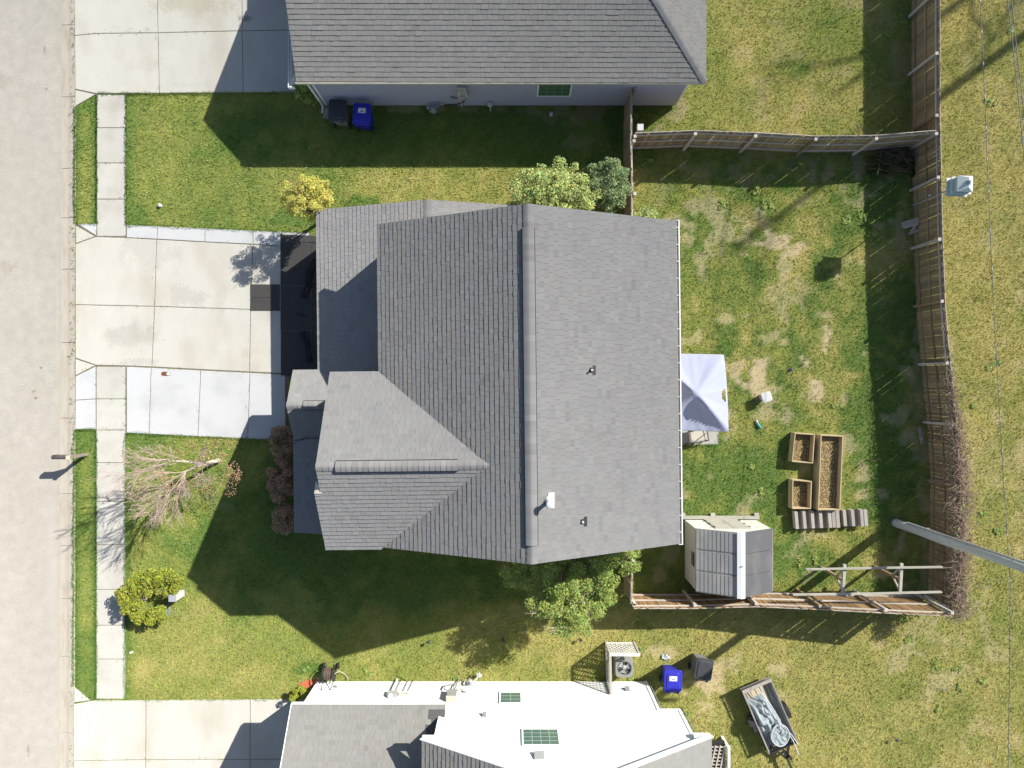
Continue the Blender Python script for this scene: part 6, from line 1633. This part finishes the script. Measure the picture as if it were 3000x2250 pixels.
m_ = MB(); vs = [(q.x, q.y, .66)]; r = random.Random(14)
for rr_ in (.12, .24, .35):
    for k in range(16): vs.append((q.x + rr_ * math.cos(k * .3927), q.y + rr_ * 1.1 * math.sin(k * .3927), .665 + abs(r.gauss(0, .05))))
fs = [(0, 1 + k, 1 + (k + 1) % 16) for k in range(16)] + [(1 + l * 16 + k, 1 + l * 16 + (k + 1) % 16, 17 + l * 16 + (k + 1) % 16, 17 + l * 16 + k) for l in range(2) for k in range(16)]
m_.add(vs, fs); m_.build("liner", MAT['tarp'], tu)
for k, (a, b_) in enumerate((((-.02, hl - .02), (.30, -.25)), ((.28, -.45), (.58, -hl - .05)), ((.36, -.6), (.44, -hl - .45)))):
    m_ = MB(); m_.tube([L.p(a[0], a[1], .70), L.p((a[0] + b_[0]) / 2 + .05, (a[1] + b_[1]) / 2, .70), L.p(b_[0], b_[1], .70)], .02, 7)
    tag(m_.build("plastic_tube", MAT['plastic_white']), ("white plastic tube lying from the tailboard into the trailer", "white plastic tube beside the tub in the trailer", "white plastic tube sticking out over the trailer front")[k], "tube", "tubes in the trailer")
for k in range(4):
    p_, q_ = L.p(-.42 + .21 * k, hl - .12, .345 + .004 * k), L.p(-.30 + .17 * k, hl - .85 - .1 * (k % 2), .352)
    tag(MB().bar(p_, q_, .17, .018).build("plywood_strip", MAT['stone']), ("plywood strip against the left trailer rail", "second plywood strip from the left trailer rail", "third plywood strip from the left trailer rail", "plywood strip nearest the right trailer rail")[k], "board", "plywood strips in the trailer")

# ================================================================ GRASS
FOOT += [poly_m([(2318, 1262), (2474, 1268), (2468, 1498), (2312, 1495)]), [(SX0, SY0), (SX1, SY0), (SX1, SY1 + .1), (SX0, SY1 + .1)]]
ALL_EX = EXCL + FOOT
def sow(n, xr, yr, hmin, hmax, lean, wid, edge=.15):
    x = rng.uniform(xr[0], xr[1], n); y = rng.uniform(yr[0], yr[1], n)
    ex = np.zeros(n, bool); wob = (fbm(x, y, .12, 2, 3.3) - .5) * edge * 2.4
    for pm in ALL_EX:
        cx_ = sum(p[0] for p in pm) / len(pm); cy_ = sum(p[1] for p in pm) / len(pm)
        # irregular edge: test the point pushed outwards a little
        d = np.hypot(x - cx_, y - cy_) + 1e-6
        ex |= in_poly(x + (x - cx_) / d * wob * 1.5 + 0, y + (y - cy_) / d * wob * 1.5, pm)
    keep = ~ex; x, y = x[keep], y[keep]
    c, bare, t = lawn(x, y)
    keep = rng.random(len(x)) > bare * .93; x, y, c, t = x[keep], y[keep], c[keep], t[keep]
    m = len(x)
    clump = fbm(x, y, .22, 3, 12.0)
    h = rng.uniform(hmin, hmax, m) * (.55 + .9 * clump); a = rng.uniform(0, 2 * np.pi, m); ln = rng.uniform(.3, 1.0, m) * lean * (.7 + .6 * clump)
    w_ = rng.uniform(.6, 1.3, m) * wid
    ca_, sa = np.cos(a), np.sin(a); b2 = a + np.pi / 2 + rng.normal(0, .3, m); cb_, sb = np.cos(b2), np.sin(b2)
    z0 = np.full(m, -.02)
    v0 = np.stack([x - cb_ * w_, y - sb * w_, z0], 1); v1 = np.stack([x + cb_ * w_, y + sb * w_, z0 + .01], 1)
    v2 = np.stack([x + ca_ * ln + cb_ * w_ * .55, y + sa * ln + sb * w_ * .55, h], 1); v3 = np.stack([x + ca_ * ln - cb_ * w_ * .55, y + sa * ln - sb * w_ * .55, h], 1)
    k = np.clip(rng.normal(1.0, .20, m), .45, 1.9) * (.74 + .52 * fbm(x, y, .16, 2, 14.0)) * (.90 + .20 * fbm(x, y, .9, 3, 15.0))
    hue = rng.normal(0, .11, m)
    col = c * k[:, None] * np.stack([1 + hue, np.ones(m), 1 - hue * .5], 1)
    dead = rng.random(m) < .02 + .10 * t
    col[dead] = np.array((.48, .42, .20)) * rng.uniform(.6, 1.25, (dead.sum(), 1))
    return np.stack([v0, v1, v2, v3], 1), col
parts = [sow(480000, (-18.2, 21.6), (-16.4, 16.4), .018, .055, .060, .011)]
def fringe(a, b, n_, per=260, wmax=.11):
    """ragged blades leaning over a concrete edge a-b (pixels); n_ points onto the concrete"""
    A = np.array(XY(*a)); B = np.array(XY(*b)); L_ = np.linalg.norm(B - A); m = int(L_ * per); t = rng.random(m)
    base = A + (B - A) * t[:, None]; s = t * L_
    w_ = (.015 + wmax * np.clip(fbm(s + A[0] * 3, s * 0 + A[1] * 3, .35, 4, 21.0) - .28, 0, 1) * 1.6)
    nn = np.array(n_); off = -.05 + rng.random(m) * (w_ + .05)
    x = base[:, 0] + nn[0] * off; y = base[:, 1] + nn[1] * off
    c, bare, tt = lawn(base[:, 0] - nn[0] * .1, base[:, 1] - nn[1] * .1)
    a_ = rng.uniform(0, 6.283, m); ln = rng.uniform(.015, .045, m); wd = rng.uniform(.006, .012, m); h = rng.uniform(.035, .065, m)
    v0 = np.stack([x - wd, y, np.full(m, .012)], 1); v1 = np.stack([x + wd, y + wd * .5, np.full(m, .014)], 1)
    v2 = np.stack([x + np.cos(a_) * ln + wd * .5, y + np.sin(a_) * ln, h], 1); v3 = np.stack([x + np.cos(a_) * ln - wd * .5, y + np.sin(a_) * ln, h], 1)
    k = np.clip(rng.normal(1.2, .25, m), .5, 1.9)
    return np.stack([v0, v1, v2, v3], 1), c * k[:, None] * np.array((.85, 1.0, .85))
for a, b, n_ in (((284, 280), (284, 655), (1, 0)), ((283, 1262), (282, 2048), (1, 0)), ((369, 278), (369, 660), (-1, 0)), ((368, 1270), (367, 2048), (-1, 0)),
                 ((220, 312), (219, 655), (-1, 0)), ((218, 1260), (215, 2010), (-1, 0)), ((371, 659), (900, 682), (0, -1)), ((371, 1269), (835, 1291), (0, 1)),
                 ((285, 276), (885, 272), (0, 1)), ((285, 2049), (900, 2045), (0, -1)), ((221, 1259), (282, 1259), (0, 1)), ((222, 656), (283, 656), (0, -1)), ((2106, 1270), (2106, 1304), (-1, 0)), ((1990, 1304), (2106, 1304), (0, 1))):
    parts.append(fringe(a, b, n_))
V = np.concatenate([p[0] for p in parts]).reshape(-1, 3).astype(np.float32); CC = np.concatenate([p[1] for p in parts])
nq = len(V) // 4
me = bpy.data.meshes.new("grass"); me.vertices.add(len(V)); me.vertices.foreach_set("co", V.ravel())
me.loops.add(nq * 4); me.loops.foreach_set("vertex_index", np.arange(nq * 4, dtype=np.int32))
me.polygons.add(nq); me.polygons.foreach_set("loop_start", np.arange(0, nq * 4, 4, dtype=np.int32)); me.update(calc_edges=True)
ca = me.color_attributes.new("Col", 'FLOAT_COLOR', 'POINT')
ca.data.foreach_set("color", np.repeat(np.concatenate([CC, np.ones((nq, 1))], 1), 4, axis=0).astype(np.float32).ravel())
me.materials.append(MAT['grass'])
tag(link("grass", me), "short mown grass with dry patches on all the lawns", "grass", kind="stuff")
# tufts in kerb and slab joints, clover flowers
r = random.Random(23); m_ = MB()
for (u0, v0, u1, v1, n_) in ((178, 0, 178, 700, 26), (177, 780, 176, 1300, 40), (176, 1300, 173, 2250, 60), (220, 30, 220, 300, 30), (220, 660, 220, 1110, 60), (456, 870, 446, 1076, 26), (283, 1071, 446, 1076, 18), (283, 1075, 283, 1258, 22), (371, 1075, 371, 1200, 16), (460, 1078, 540, 1082, 10), (460, 2226, 520, 2225, 12), (640, 2224, 670, 2224, 8), (217, 2060, 264, 2052, 20), (371, 660, 371, 700, 12)):
    for k in range(n_ * 2):
        f = r.random(); f = f if r.random() < .4 else (int(f * 6) + r.gauss(.5, .12)) / 6
        p = P(u0 + (u1 - u0) * f + r.gauss(0, 1.0), v0 + (v1 - v0) * f, 0); a = r.random() * 6.28; l = r.uniform(.012, .035); z = -.09 if u0 < 190 else .02
        m_.add([(p.x - .007, p.y, z), (p.x + .007, p.y, z), (p.x + l * math.cos(a), p.y + l * math.sin(a), z + .035)], [(0, 1, 2)], (.32 * r.uniform(.6, 1.3), .33 * r.uniform(.7, 1.2), .09))
tag(m_.build("joint_weeds", MAT['grass']), "tiny weeds growing in the kerb and driveway joints", "weeds", kind="stuff")
m_ = MB()
for k in range(1900):
    u, v = r.uniform(220, 2980), r.uniform(0, 2250)
    if r.random() > (.9 if (v < 700 and u < 1300) or (u < 290) else .18 if u > 1300 else .45): continue
    x, y = XY(u, v); xa = np.array([x]); ya = np.array([y])
    if any(bool(in_poly(xa, ya, pm)[0]) for pm in ALL_EX): continue
    s = r.uniform(.007, .014); yl = r.random() < (.5 if u > 1960 else .15)
    m_.add([(x - s, y - s, .06), (x + s, y - s, .062), (x + s, y + s, .066), (x - s, y + s, .062)], [(0, 1, 2, 3)], (.75, .6, .05) if yl else (.75, .75, .68))
tag(m_.build("clover_flowers", MAT['grass']), "tiny white and yellow flowers speckled over the lawns", "flowers", kind="stuff")

# ---------------------------------------------------------------- put every Empty at the base of its thing
for o in list(COL.objects):
    if o.parent is None and o.name in BASE:
        b = BASE[o.name]; o.location = b
        for ch in o.children: ch.matrix_parent_inverse = Matrix.Translation(-b)
